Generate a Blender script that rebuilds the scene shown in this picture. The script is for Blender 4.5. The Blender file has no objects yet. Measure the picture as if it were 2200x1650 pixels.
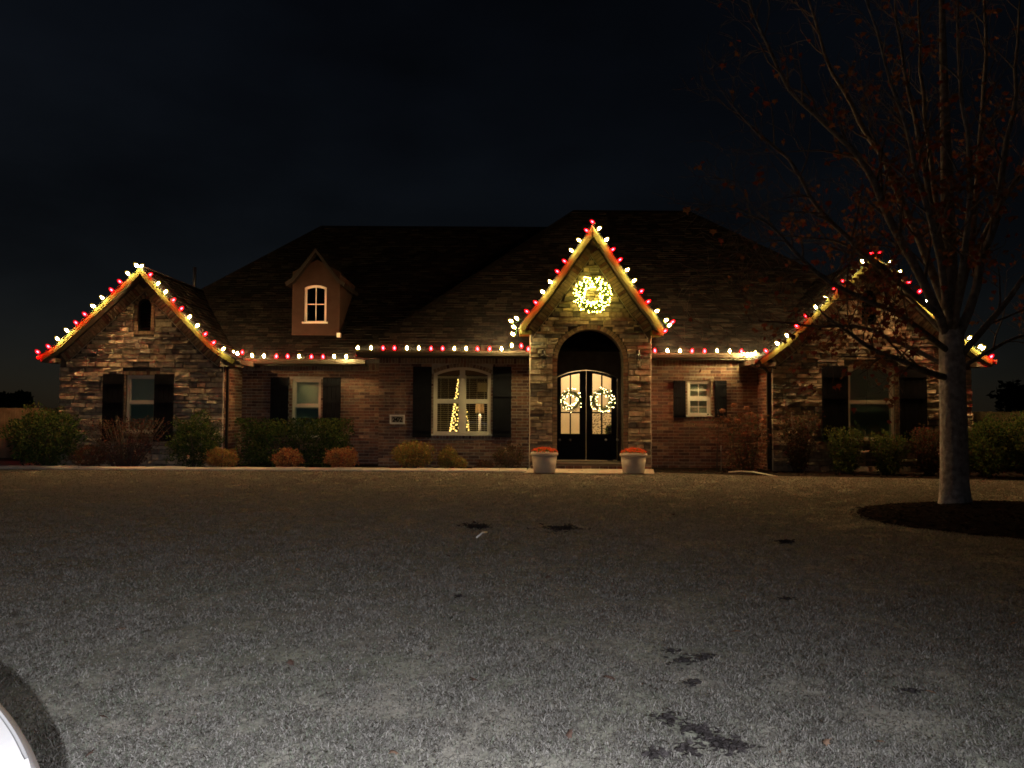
import bpy, math, random
import numpy as np
from mathutils import Vector, Matrix, noise
from mathutils.geometry import tessellate_polygon
random.seed(11)
rng = np.random.default_rng(5)
R = math.radians
SC = bpy.context.scene
COL = SC.collection

# ------------------------------------------------------------------ camera
HC = 1.32
FPX = 1662.0
PITCH = math.atan((888 - 825) / FPX)
ROLL = R(0.3)
cam_d = bpy.data.cameras.new("camera")
cam_d.sensor_width = 36.0
cam_d.lens = FPX / 2200 * 36
cam_d.clip_start = 0.05
cam_d.clip_end = 2000
cam = bpy.data.objects.new("camera", cam_d)
COL.objects.link(cam)
CAM_R = Matrix.Rotation(R(90) + PITCH, 3, 'X') @ Matrix.Rotation(ROLL, 3, 'Z')
cam.matrix_world = Matrix.Translation((0, 0, HC)) @ CAM_R.to_4x4()
SC.camera = cam

# ------------------------------------------------------------------ night sky and moon
MOON_EL, MOON_AZ = R(32), R(-80)
world = bpy.data.worlds.new("World")
SC.world = world
world.use_nodes = True
wn, wl = world.node_tree.nodes, world.node_tree.links
wn.clear()
w_out = wn.new('ShaderNodeOutputWorld')
w_bg = wn.new('ShaderNodeBackground')
w_sky = wn.new('ShaderNodeTexSky')
w_sky.sky_type = 'NISHITA'
w_sky.sun_disc = False
w_sky.sun_elevation = MOON_EL
w_sky.sun_rotation = MOON_AZ
w_sky.dust_density = 0.3
w_tc = wn.new('ShaderNodeTexCoord')
w_map = wn.new('ShaderNodeMapping')
w_map.inputs['Scale'].default_value = (2.0, 2.0, 4.5)
w_n = wn.new('ShaderNodeTexNoise')
w_n.inputs['Scale'].default_value = 1.3
w_n.inputs['Detail'].default_value = 5
w_ramp = wn.new('ShaderNodeMapRange')
w_ramp.inputs['From Min'].default_value = 0.35
w_ramp.inputs['From Max'].default_value = 0.7
w_ramp.inputs['To Min'].default_value = 0.6
w_ramp.inputs['To Max'].default_value = 1.35
w_mul = wn.new('ShaderNodeMixRGB')
w_mul.blend_type = 'MULTIPLY'
w_mul.inputs['Fac'].default_value = 1.0
wl.new(w_tc.outputs['Generated'], w_map.inputs['Vector'])
wl.new(w_map.outputs['Vector'], w_n.inputs['Vector'])
wl.new(w_n.outputs['Fac'], w_ramp.inputs['Value'])
wl.new(w_sky.outputs['Color'], w_mul.inputs['Color1'])
wl.new(w_ramp.outputs['Result'], w_mul.inputs['Color2'])
w_tint = wn.new('ShaderNodeMixRGB')
w_tint.blend_type = 'MULTIPLY'
w_tint.inputs['Fac'].default_value = 1.0
w_tint.inputs['Color2'].default_value = (1.1, 0.96, 0.92, 1)
wl.new(w_mul.outputs['Color'], w_tint.inputs['Color1'])
wl.new(w_tint.outputs['Color'], w_bg.inputs['Color'])
w_bg.inputs['Strength'].default_value = 0.00115
wl.new(w_bg.outputs['Background'], w_out.inputs['Surface'])

moon_d = bpy.data.lights.new("moon", 'SUN')
moon_d.energy = 0.004
moon_d.angle = R(0.5)
moon_d.color = (1.0, 0.96, 0.9)
moon = bpy.data.objects.new("moon", moon_d)
COL.objects.link(moon)
# the sky's rotation 0 is +Y, growing clockwise
_d = Vector((math.sin(MOON_AZ) * math.cos(MOON_EL), math.cos(MOON_AZ) * math.cos(MOON_EL), math.sin(MOON_EL)))
moon.rotation_euler = _d.to_track_quat('Z', 'Y').to_euler()

SC.view_settings.view_transform = 'Standard'
SC.view_settings.look = 'None'
SC.view_settings.exposure = 0.0
SC.view_settings.gamma = 1.0
SC.view_settings.use_curve_mapping = False
SC.render.engine = 'CYCLES'
SC.cycles.use_denoising = True
SC.cycles.max_bounces = 6
SC.cycles.transparent_max_bounces = 16
SC.cycles.sample_clamp_indirect = 4.0
SC.cycles.pixel_filter_type = 'BLACKMAN_HARRIS'
SC.cycles.filter_width = 1.7

# lamp strengths
BULB_L = 1250.0
WREATH_L = 62.0
ADDED_FLASH_W = 4000.0


# ------------------------------------------------------------------ helpers
def P(u, v, Y):
    d = CAM_R @ Vector(((u - 1100) / FPX, -(v - 825) / FPX, -1.0))
    k = Y / d.y
    return Vector((d.x * k, Y, HC + d.z * k))


def W(u, v, Y):
    p = P(u, v, Y)
    return (p.x, p.z)


def G(u, v):
    """pixel to the ground plane"""
    d = CAM_R @ Vector(((u - 1100) / FPX, -(v - 825) / FPX, -1.0))
    k = -HC / d.z
    return Vector((d.x * k, d.y * k, 0.0))


ORIGIN = {}


def mat(name, col, rough=0.8, var=0.25, scale=6.0, metal=0.0, bump=0.0, bump_scale=60.0, spec=0.0, col2=None):
    m = bpy.data.materials.new(name)
    m.use_nodes = True
    nt = m.node_tree
    b = nt.nodes['Principled BSDF']
    b.inputs['Roughness'].default_value = rough
    b.inputs['Metallic'].default_value = metal
    b.inputs['Specular IOR Level'].default_value = spec
    geo = nt.nodes.new('ShaderNodeNewGeometry')
    nz = nt.nodes.new('ShaderNodeTexNoise')
    nz.inputs['Scale'].default_value = scale
    nz.inputs['Detail'].default_value = 4
    nt.links.new(geo.outputs['Position'], nz.inputs['Vector'])
    mix = nt.nodes.new('ShaderNodeMixRGB')
    a = [c * (1 - var) for c in col]
    c2 = col2 if col2 else [min(1.0, c * (1 + var)) for c in col]
    mix.inputs['Color1'].default_value = (*a, 1)
    mix.inputs['Color2'].default_value = (*c2, 1)
    mr = nt.nodes.new('ShaderNodeMapRange')
    mr.inputs['From Min'].default_value = 0.3
    mr.inputs['From Max'].default_value = 0.7
    nt.links.new(nz.outputs['Fac'], mr.inputs['Value'])
    nt.links.new(mr.outputs['Result'], mix.inputs['Fac'])
    nt.links.new(mix.outputs['Color'], b.inputs['Base Color'])
    if bump:
        n2 = nt.nodes.new('ShaderNodeTexNoise')
        n2.inputs['Scale'].default_value = bump_scale
        n2.inputs['Detail'].default_value = 5
        nt.links.new(geo.outputs['Position'], n2.inputs['Vector'])
        bp = nt.nodes.new('ShaderNodeBump')
        bp.inputs['Strength'].default_value = bump
        bp.inputs['Distance'].default_value = 0.02
        nt.links.new(n2.outputs['Fac'], bp.inputs['Height'])
        nt.links.new(bp.outputs['Normal'], b.inputs['Normal'])
    return m


def emit(name, col, strength):
    m = bpy.data.materials.new(name)
    m.use_nodes = True
    nt = m.node_tree
    nt.nodes.clear()
    o = nt.nodes.new('ShaderNodeOutputMaterial')
    e = nt.nodes.new('ShaderNodeEmission')
    e.inputs['Color'].default_value = (*col, 1)
    e.inputs['Strength'].default_value = strength
    nt.links.new(e.outputs['Emission'], o.inputs['Surface'])
    return m


def glass(name, tint=(0.85, 0.9, 0.88), gloss=0.1, rough=0.02, pattern=False):
    m = bpy.data.materials.new(name)
    m.use_nodes = True
    nt = m.node_tree
    nt.nodes.clear()
    o = nt.nodes.new('ShaderNodeOutputMaterial')
    t = nt.nodes.new('ShaderNodeBsdfTransparent')
    t.inputs['Color'].default_value = (*tint, 1)
    g = nt.nodes.new('ShaderNodeBsdfGlossy')
    g.inputs['Roughness'].default_value = rough
    mx = nt.nodes.new('ShaderNodeMixShader')
    mx.inputs['Fac'].default_value = gloss
    nt.links.new(t.outputs['BSDF'], mx.inputs[1])
    nt.links.new(g.outputs['BSDF'], mx.inputs[2])
    out = mx
    if pattern:
        geo = nt.nodes.new('ShaderNodeNewGeometry')
        nz = nt.nodes.new('ShaderNodeTexNoise')
        nz.inputs['Scale'].default_value = 26
        nz.inputs['Detail'].default_value = 6
        nt.links.new(geo.outputs['Position'], nz.inputs['Vector'])
        mr = nt.nodes.new('ShaderNodeMapRange')
        mr.inputs['From Min'].default_value = 0.52
        mr.inputs['From Max'].default_value = 0.60
        mr.inputs['To Max'].default_value = 0.75
        nt.links.new(nz.outputs['Fac'], mr.inputs['Value'])
        df = nt.nodes.new('ShaderNodeBsdfDiffuse')
        df.inputs['Color'].default_value = (0.2, 0.17, 0.12, 1)
        m2 = nt.nodes.new('ShaderNodeMixShader')
        nt.links.new(mr.outputs['Result'], m2.inputs['Fac'])
        nt.links.new(mx.outputs['Shader'], m2.inputs[1])
        nt.links.new(df.outputs['BSDF'], m2.inputs[2])
        out = m2
    nt.links.new(out.outputs['Shader'], o.inputs['Surface'])
    return m


def leafmat(name, col, var=0.35, trans=0.25):
    m = mat(name, col, rough=0.55, var=var, scale=9.0)
    nt = m.node_tree
    b = nt.nodes['Principled BSDF']
    o = nt.nodes['Material Output']
    tr = nt.nodes.new('ShaderNodeBsdfTranslucent')
    tr.inputs['Color'].default_value = (*[min(1, c * 1.3) for c in col], 1)
    mx = nt.nodes.new('ShaderNodeMixShader')
    mx.inputs['Fac'].default_value = trans
    nt.links.new(b.outputs['BSDF'], mx.inputs[1])
    nt.links.new(tr.outputs['BSDF'], mx.inputs[2])
    nt.links.new(mx.outputs['Shader'], o.inputs['Surface'])
    return m


def place(o, parent, wpos):
    """link o with its origin at wpos (world), child of parent"""
    COL.objects.link(o)
    if parent is not None:
        o.parent = parent
        o.location = wpos - ORIGIN[parent.name]
    else:
        o.location = wpos
    ORIGIN[o.name] = wpos.copy()
    return o


def thing(name, label, cat, loc=(0, 0, 0), group=None):
    o = bpy.data.objects.new(name, None)
    o.empty_display_size = 0.2
    place(o, None, Vector(loc))
    return tag(o, label, cat, group)


def tag(o, label, cat, group=None):
    o['label'] = label
    o['category'] = cat
    if group:
        o['group'] = group
    return o


class MB:
    def __init__(self):
        self.v, self.f, self.m, self.s = [], [], [], []

    def add(self, vs, fs, mi=0, smooth=False):
        o = len(self.v)
        self.v += [tuple(p) for p in vs]
        for f in fs:
            self.f.append([i + o for i in f])
            self.m.append(mi)
            self.s.append(smooth)
        return self

    def box(self, lo, hi, mi=0):
        x0, y0, z0 = lo
        x1, y1, z1 = hi
        return self.add([(x0, y0, z0), (x1, y0, z0), (x1, y1, z0), (x0, y1, z0), (x0, y0, z1), (x1, y0, z1), (x1, y1, z1), (x0, y1, z1)],
                        [(0, 3, 2, 1), (4, 5, 6, 7), (0, 1, 5, 4), (1, 2, 6, 5), (2, 3, 7, 6), (3, 0, 4, 7)], mi)

    def prism(self, poly, y0, y1, mi=0):
        """poly of (x,z) extruded along y, with tessellated caps"""
        n = len(poly)
        vs = [(x, y0, z) for x, z in poly] + [(x, y1, z) for x, z in poly]
        tri = tessellate_polygon([[Vector((x, z, 0)) for x, z in poly]])
        fs = [tuple(t) for t in tri] + [tuple(i + n for i in reversed(t)) for t in tri]
        fs += [(i, (i + 1) % n, n + (i + 1) % n, n + i) for i in range(n)]
        return self.add(vs, fs, mi)

    def ring(self, outer, inner, y0, y1, mi=0, closed=True):
        n = len(outer)
        vs = [(x, y0, z) for x, z in outer] + [(x, y0, z) for x, z in inner] + [(x, y1, z) for x, z in outer] + [(x, y1, z) for x, z in inner]
        fs = []
        for i in range(n if closed else n - 1):
            j = (i + 1) % n
            fs += [(i, j, n + j, n + i), (2 * n + i, 3 * n + i, 3 * n + j, 2 * n + j),
                   (i, 2 * n + i, 2 * n + j, j), (n + i, n + j, 3 * n + j, 3 * n + i)]
        if not closed:
            fs += [(0, n, 3 * n, 2 * n), (n - 1, 3 * n - 1, 4 * n - 1, 2 * n - 1)]
        return self.add(vs, fs, mi)

    def wall(self, outer, holes, y, depth, mi=0):
        """wall face at y with holes whose reveals run back by depth"""
        polys = [outer] + holes
        flat = [p for q in polys for p in q]
        tri = tessellate_polygon([[Vector((x, z, 0)) for x, z in q] for q in polys])
        self.add([(x, y, z) for x, z in flat], [tuple(t) for t in tri], mi)
        for q in polys:
            n = len(q)
            self.add([(x, y, z) for x, z in q] + [(x, y + depth, z) for x, z in q],
                     [(i, (i + 1) % n, n + (i + 1) % n, n + i) for i in range(n)], mi)
        self.add([(x, y + depth, z) for x, z in flat], [tuple(reversed(t)) for t in tri], mi)
        return self

    def tube(self, pts, radii, sides=6, mi=0, smooth=True, cap=True):
        pts = [Vector(p) for p in pts]
        n = len(pts)
        vs, fs = [], []
        ref = None
        for i, p in enumerate(pts):
            d = (pts[min(i + 1, n - 1)] - pts[max(i - 1, 0)])
            d = d.normalized() if d.length > 1e-9 else Vector((0, 0, 1))
            if ref is None:
                ref = d.orthogonal().normalized()
            ref = (ref - d * ref.dot(d))
            ref = ref.normalized() if ref.length > 1e-6 else d.orthogonal().normalized()
            q = d.cross(ref)
            r = radii[i] if isinstance(radii, (list, tuple)) else radii
            for k in range(sides):
                a = 2 * math.pi * k / sides
                vs.append(p + ref * (math.cos(a) * r) + q * (math.sin(a) * r))
        for i in range(n - 1):
            for k in range(sides):
                k2 = (k + 1) % sides
                fs.append((i * sides + k, i * sides + k2, (i + 1) * sides + k2, (i + 1) * sides + k))
        if cap:
            fs.append(tuple(reversed(range(sides))))
            fs.append(tuple((n - 1) * sides + k for k in range(sides)))
        return self.add(vs, fs, mi, smooth)

    def lathe(self, prof, c=(0, 0, 0), sides=20, mi=0, smooth=True):
        c = Vector(c)
        vs, fs = [], []
        for r, z in prof:
            for k in range(sides):
                a = 2 * math.pi * k / sides
                vs.append(c + Vector((r * math.cos(a), r * math.sin(a), z)))
        for i in range(len(prof) - 1):
            for k in range(sides):
                k2 = (k + 1) % sides
                fs.append((i * sides + k, i * sides + k2, (i + 1) * sides + k2, (i + 1) * sides + k))
        return self.add(vs, fs, mi, smooth)

    def build(self, name, mats, parent=None, origin=None):
        if not isinstance(mats, (list, tuple)):
            mats = [mats]
        if origin is None:
            a = np.array(self.v)
            origin = Vector(((a.min(0) + a.max(0)) / 2).tolist())
        o = Vector(origin)
        me = bpy.data.meshes.new(name)
        me.from_pydata([(x - o.x, y - o.y, z - o.z) for x, y, z in self.v], [], self.f)
        for m in mats:
            me.materials.append(m)
        if len(mats) > 1:
            me.polygons.foreach_set('material_index', self.m)
        if any(self.s):
            me.polygons.foreach_set('use_smooth', self.s)
        me.update()
        ob = bpy.data.objects.new(name, me)
        return place(ob, parent, o)


def inst(name, me, parent, M):
    """object sharing mesh me, world matrix M, child of a translated-only parent"""
    ob = bpy.data.objects.new(name, me)
    COL.objects.link(ob)
    if parent is not None:
        ob.parent = parent
        ob.matrix_basis = Matrix.Translation(-ORIGIN[parent.name]) @ M
    else:
        ob.matrix_basis = M
    ORIGIN[ob.name] = M.translation.copy()
    return ob


def arch(x0, x1, z0, zs, zt, n=14):
    """outline: rectangle from z0 to zs with a circular-arc top reaching zt"""
    if zt - zs < 1e-4:
        return [(x0, z0), (x1, z0), (x1, zs), (x0, zs)]
    h, w = zt - zs, (x1 - x0) / 2
    r = (w * w + h * h) / (2 * h)
    cx, cz = (x0 + x1) / 2, zt - r
    a0 = math.asin(min(1.0, w / r))
    if zs < cz:
        a0 = math.pi - a0
    return [(x0, z0), (x1, z0)] + [(cx + r * math.sin(a0 - 2 * a0 * i / n), cz + r * math.cos(a0 - 2 * a0 * i / n)) for i in range(n + 1)]


# ------------------------------------------------------------------ materials
M_mortar = mat("mortar", (0.42, 0.38, 0.31), 0.95, 0.2, 8, bump=0.4)
M_brick = [mat("brick_red", (0.20, 0.10, 0.07), 0.9, 0.35, 14, bump=0.5),
           mat("brick_rust", (0.24, 0.135, 0.09), 0.9, 0.35, 14, bump=0.5),
           mat("brick_dark", (0.12, 0.068, 0.055), 0.9, 0.35, 14, bump=0.5),
           mat("brick_buff", (0.36, 0.225, 0.15), 0.9, 0.3, 14, bump=0.5),
           mat("brick_brown", (0.19, 0.125, 0.095), 0.9, 0.35, 14, bump=0.5)]
M_trimbrick = mat("brick_trim", (0.26, 0.19, 0.13), 0.9, 0.3, 12, bump=0.5)
M_stone = [mat("stone_tan", (0.48, 0.38, 0.27), 0.9, 0.35, 9, bump=0.8, bump_scale=30),
           mat("stone_brown", (0.34, 0.265, 0.19), 0.9, 0.35, 9, bump=0.8, bump_scale=30),
           mat("stone_grey", (0.31, 0.27, 0.22), 0.9, 0.35, 9, bump=0.8, bump_scale=30),
           mat("stone_cream", (0.52, 0.43, 0.31), 0.9, 0.3, 9, bump=0.8, bump_scale=30),
           mat("stone_dark", (0.17, 0.145, 0.125), 0.9, 0.3, 9, bump=0.8, bump_scale=30)]
M_stonebed = mat("stone_bedding", (0.10, 0.085, 0.07), 0.95, 0.3, 8)
M_trim = mat("brown_trim_paint", (0.052, 0.044, 0.013), 0.5, 0.08, 3)
M_soffit = mat("soffit_paint", (0.10, 0.085, 0.065), 0.6, 0.1, 3)
M_gutter = mat("gutter_paint", (0.13, 0.10, 0.075), 0.4, 0.08, 3)
M_downspout = mat("downspout_dark", (0.02, 0.018, 0.017), 0.4, 0.1, 3, spec=0.3)
M_frame = mat("window_frame_almond", (0.62, 0.55, 0.44), 0.45, 0.06, 4, spec=0.3)
M_white = mat("white_vinyl", (0.74, 0.70, 0.63), 0.45, 0.05, 4, spec=0.3)
M_shutter = mat("shutter_black", (0.009, 0.009, 0.012), 0.7, 0.2, 6, spec=0.1)
M_door = mat("door_black", (0.006, 0.006, 0.009), 0.65, 0.2, 6, spec=0.1)
M_metal = mat("dark_bronze", (0.05, 0.045, 0.04), 0.35, 0.2, 6, metal=0.8, spec=0.3)
M_nickel = mat("brushed_nickel", (0.55, 0.52, 0.48), 0.3, 0.05, 6, metal=1.0, spec=0.3)
M_shingle = [mat("shingle_charcoal", (0.013, 0.012, 0.012), 0.95, 0.3, 20, bump=0.5, bump_scale=120, spec=0.0),
             mat("shingle_brown", (0.018, 0.016, 0.015), 0.95, 0.3, 20, bump=0.5, bump_scale=120, spec=0.0),
             mat("shingle_light", (0.028, 0.025, 0.022), 0.95, 0.3, 20, bump=0.5, bump_scale=120, spec=0.0),
             mat("shingle_dark", (0.010, 0.010, 0.0102), 0.95, 0.3, 20, bump=0.5, bump_scale=120, spec=0.0)]
M_stucco = mat("dormer_stucco", (0.045, 0.029, 0.024), 0.9, 0.12, 5, bump=0.3)
M_glass = glass("window_glass")
M_darkglass = glass("dark_window_glass", (0.25, 0.27, 0.27), 0.08)
M_doorglass = glass("door_glass", (0.97, 0.95, 0.9), 0.03)
M_rainglass = glass("rain_door_glass", (0.97, 0.95, 0.9), 0.03, pattern=True)
M_screen = glass("insect_screen", (0.74, 0.80, 0.80), 0.0)
M_blind = mat("blind_slat", (0.68, 0.70, 0.60), 0.6, 0.06, 4)
M_blindroom = mat("blind_slat_wood", (0.80, 0.66, 0.46), 0.5, 0.06, 4)
M_concrete = mat("concrete", (0.42, 0.37, 0.30), 0.9, 0.15, 5, bump=0.3)
M_stepstone = mat("step_stone", (0.13, 0.11, 0.09), 0.9, 0.15, 5, bump=0.3)
M_edging = mat("edging_concrete", (0.62, 0.55, 0.45), 0.9, 0.15, 5, bump=0.3)
M_pot = mat("pot_stone", (0.50, 0.44, 0.37), 0.85, 0.12, 9, bump=0.3)
M_soil = mat("soil", (0.040, 0.034, 0.031), 0.95, 0.3, 20, bump=0.6)
M_flower = leafmat("orange_mum_petal", (0.62, 0.10, 0.035), 0.25)
M_mulch = mat("mulch", (0.020, 0.016, 0.014), 0.95, 0.4, 25, bump=0.8)
M_chip = [mat("mulch_chip_dark", (0.016, 0.013, 0.012), 0.95, 0.3, 25), mat("mulch_chip_brown", (0.050, 0.037, 0.029), 0.95, 0.3, 25)]
M_bulb_w = emit("bulb_glow_warm", (1.0, 0.80, 0.33), BULB_L)
M_bulb_r = emit("bulb_glow_red", (1.0, 0.0011, 0.0017), BULB_L * 0.70)
M_eave_w = emit("eave_bulb_glow_warm", (1.0, 0.80, 0.33), BULB_L * .24)
M_eave_r = emit("eave_bulb_glow_red", (1.0, 0.0035, 0.005), BULB_L * .20)
M_mini = emit("mini_light_glow", (1.0, 0.82, 0.13), WREATH_L)
M_mini_door = emit("mini_light_glow_door", (1.0, 0.78, 0.36), WREATH_L * 0.38)
M_mini_room = emit("mini_light_glow_room", (1.0, 0.55, 0.13), 9.0)
M_socket = mat("bulb_socket", (0.012, 0.03, 0.015), 0.5, 0.1, 9)
M_cordgreen = mat("cord_green", (0.012, 0.03, 0.015), 0.5, 0.1, 9)
M_cordwhite = mat("cord_white", (0.70, 0.64, 0.54), 0.5, 0.05, 9)
M_needle = leafmat("wreath_needle", (0.08, 0.13, 0.028), 0.3)
M_bark = mat("bark_grey", (0.36, 0.34, 0.33), 0.95, 0.4, 14, bump=0.9, bump_scale=22)
M_limb = mat("bark_limb", (0.15, 0.135, 0.125), 0.95, 0.4, 14, bump=0.9, bump_scale=22)
M_twig = mat("bark_twig", (0.11, 0.088, 0.075), 0.95, 0.3, 14)
M_maple = [leafmat("maple_leaf_red", (0.10, 0.026, 0.018)), leafmat("maple_leaf_brown", (0.085, 0.042, 0.022)),
           leafmat("maple_leaf_orange", (0.14, 0.06, 0.028))]
M_fence = mat("fence_cedar", (0.26, 0.17, 0.10), 0.9, 0.3, 5, bump=0.4)


# ------------------------------------------------------------------ ground
def sheet(name, poly, z, m, kind='structure'):
    tri = tessellate_polygon([[Vector((x, y, 0)) for x, y in poly]])
    mb = MB().add([(x, y, z) for x, y in poly], [tuple(t) for t in tri])
    o = mb.build(name, m, None, (poly[0][0], poly[0][1], z))
    o['kind'] = kind
    return o


M_thatch = mat("lawn_thatch", (0.195, 0.178, 0.152), 0.95, 0.16, 3.2, bump=0.0, col2=(0.26, 0.237, 0.20))
def lawn_blotches(m):
    nt = m.node_tree
    b = nt.nodes['Principled BSDF']
    src = b.inputs['Base Color'].links[0].from_socket
    geo = nt.nodes.new('ShaderNodeNewGeometry')
    for sc_, lo_c, hi_c in ((17.0, (.66, .66, .66, 1), (1.3, 1.3, 1.3, 1)), (1.1, (.80, .88, .74, 1), (1.14, 1.10, 1.06, 1)), (60.0, (.82, .82, .82, 1), (1.18, 1.18, 1.18, 1))):
        nz = nt.nodes.new('ShaderNodeTexNoise')
        nz.inputs['Scale'].default_value = sc_
        nz.inputs['Detail'].default_value = 6
        nz.inputs['Roughness'].default_value = .65
        nt.links.new(geo.outputs['Position'], nz.inputs['Vector'])
        mr = nt.nodes.new('ShaderNodeMapRange')
        mr.inputs['From Min'].default_value = .33
        mr.inputs['From Max'].default_value = .67
        nt.links.new(nz.outputs['Fac'], mr.inputs['Value'])
        c = nt.nodes.new('ShaderNodeMixRGB')
        c.inputs['Color1'].default_value = lo_c
        c.inputs['Color2'].default_value = hi_c
        nt.links.new(mr.outputs['Result'], c.inputs['Fac'])
        mu = nt.nodes.new('ShaderNodeMixRGB')
        mu.blend_type = 'MULTIPLY'
        mu.inputs['Fac'].default_value = 1
        nt.links.new(src, mu.inputs['Color1'])
        nt.links.new(c.outputs['Color'], mu.inputs['Color2'])
        src = mu.outputs['Color']
    nt.links.new(src, b.inputs['Base Color'])


lawn_blotches(M_thatch)
M_asphalt = mat("asphalt", (0.05, 0.05, 0.05), 0.9, 0.2, 30, bump=0.4)
# the lawn is one sheet to the horizon with a kerb step at the road behind the car
sheet("lawn", [(-400, 2.30), (400, 2.30), (400, 900), (-400, 900)], 0.0, M_thatch)
sheet("road", [(-400, -60), (400, -60), (400, 2.16), (-400, 2.16)], -0.13, M_asphalt)
kb = MB().box((-60, 2.16, -0.14), (60, 2.30, 0.012)).build("kerb", M_concrete)
kb['kind'] = 'structure'

BED = [(-12.2, 17.62), (-8, 17.60), (0.9, 17.52), (3.4, 17.45), (5.2, 16.75), (8.0, 16.3), (11.0, 15.75), (16.0, 15.2), (16.0, 18.2), (11.5, 19.6), (-11.2, 19.9), (-12.0, 18.6)]
sheet("mulch_bed", BED, 0.006, M_mulch)
sheet("driveway", [(-30, 18.7), (-11.3, 18.7), (-11.25, 20.2), (-30, 20.2)], 0.010, M_concrete)


def in_poly(x, y, poly):
    c = False
    j = len(poly) - 1
    for i in range(len(poly)):
        xi, yi = poly[i]
        xj, yj = poly[j]
        if (yi > y) != (yj > y) and x < (xj - xi) * (y - yi) / (yj - yi) + xi:
            c = not c
        j = i
    return c


# ------------------------------------------------------------------ the house
house = thing("brick_house", "long single-storey brick and stone house with three lit gables and black shutters", "house", (0, 18.5, 0))

YL, YR_, YP = 18.6, 18.1, 18.5          # stone gable fronts: left wing, right wing, porch
YA, YM, YS = 19.8, 19.1, 19.1           # brick fronts: recessed, middle, right


class Gable:
    def __init__(s, Y, over, left, right, wl_, wr_, fw, band):
        s.Y, s.Yf = Y, Y - over
        s.L = [W(u, v, s.Yf) for u, v in left]
        s.Rr = [W(u, v, s.Yf) for u, v in right]
        s.ax, s.az = s.L[-1]
        s.Rr[-1] = (s.ax, s.az)
        s.xl, s.xr = W(wl_, 850, Y)[0], W(wr_, 850, Y)[0]
        s.fw, s.band = fw, band

    def off(s, side, d):
        """polyline of one rake, moved inward by d, ending on the centre line"""
        pts = s.L if side < 0 else s.Rr
        sg = 1 if side < 0 else -1
        out = []
        n = len(pts)
        for i in range(n):
            a, b = pts[max(i - 1, 0)], pts[min(i + 1, n - 1)]
            if i == n - 1:
                a, b = pts[n - 2], pts[n - 1]
            tx, tz = b[0] - a[0], b[1] - a[1]
            l = math.hypot(tx, tz)
            tx, tz = tx / l, tz / l
            nx, nz = (tz, -tx) if side < 0 else (-tz, tx)
            out.append((pts[i][0] + nx * d, pts[i][1] + nz * d))
            last = (tx, tz)
        tx, tz = last
        x, z = out[-1]
        k = (s.ax - x) / tx
        out[-1] = (s.ax, z + tz * k)
        return out

    def xin(s, side, d, z):
        pts = s.off(side, d)
        if z <= pts[0][1]:
            return s.xl if side < 0 else s.xr
        for a, b in zip(pts, pts[1:]):
            if a[1] <= z <= b[1]:
                k = (z - a[1]) / max(1e-6, b[1] - a[1])
                x = a[0] + (b[0] - a[0]) * k
                return max(x, s.xl) if side < 0 else min(x, s.xr)
        return s.ax


GL = Gable(YL, 0.30, [(84, 764), (108, 749), (128, 733), (148, 714), (205, 662), (262, 609), (301, 573)],
           [(506, 773), (477, 756), (456, 740), (437, 722), (403, 685), (352, 631), (301, 573)], 128, 482, 0.125, 0.23)
GP = Gable(YP, 0.32, [(1114, 706), (1121, 694), (1136, 674), (1170, 631), (1201, 587), (1232, 542), (1264, 498), (1273, 483)],
           [(1428, 708), (1421, 696), (1407, 673), (1389, 652), (1358, 607), (1328, 562), (1299, 518), (1273, 483)], 1138, 1399, 0.15, 0.22)
GR = Gable(YR_, 0.30, [(1632, 772), (1650, 761), (1674, 743), (1695, 726), (1715, 705), (1757, 665), (1797, 627), (1837, 589), (1879, 549)],
           [(2136, 773), (2101, 753), (2079, 735), (2058, 716), (2000, 663), (1949, 611), (1908, 573), (1879, 549)], 1657, 2087, 0.125, 0.23)

# pieces ------------------------------------------------------------
BRICKS, STONES = [], []      # (matrix, variant, material, wall object key, score)


def unit_brick():
    """a box from y=-1 (front) to y=0, slightly uneven, no back"""
    j = lambda s: random.uniform(-s, s)
    fr = [(-.5 + j(.012), -1 + j(.12), -.5 + j(.03)), (.5 + j(.012), -1 + j(.12), -.5 + j(.03)), (.5 + j(.012), -1 + j(.12), .5 + j(.03)), (-.5 + j(.012), -1 + j(.12), .5 + j(.03))]
    bk = [(-.5, 0, -.5), (.5, 0, -.5), (.5, 0, .5), (-.5, 0, .5)]
    return fr + bk, [(0, 1, 2, 3), (4, 5, 1, 0), (5, 6, 2, 1), (6, 7, 3, 2), (7, 4, 0, 3)]


def unit_stone():
    j = lambda s: random.uniform(-s, s)
    bk = [(-.5, 0, -.5), (.5, 0, -.5), (.5, 0, .5), (-.5, 0, .5)]
    md = [(-.5 + abs(j(.03)), -.55 + j(.2), -.5 + abs(j(.1))), (.5 - abs(j(.03)), -.55 + j(.2), -.5 + abs(j(.1))),
          (.5 - abs(j(.03)), -.55 + j(.2), .5 - abs(j(.1))), (-.5 + abs(j(.03)), -.55 + j(.2), .5 - abs(j(.1)))]
    fr = [(-.44 + j(.04), -.85 + j(.22), -.36 + j(.1)), (.0 + j(.1), -.95 + j(.2), -.38 + j(.08)), (.44 + j(.04), -.85 + j(.22), -.36 + j(.1)),
          (.44 + j(.04), -.85 + j(.22), .36 + j(.1)), (.0 + j(.1), -.95 + j(.2), .38 + j(.08)), (-.44 + j(.04), -.85 + j(.22), .36 + j(.1))]
    vs = bk + md + fr
    fs = [(0, 1, 5, 4), (1, 2, 6, 5), (2, 3, 7, 6), (3, 0, 4, 7),
          (4, 5, 10, 9, 8), (5, 6, 11, 10), (6, 7, 13, 12, 11), (7, 4, 8, 13), (8, 9, 12, 13), (9, 10, 11, 12)]
    return vs, fs


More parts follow.
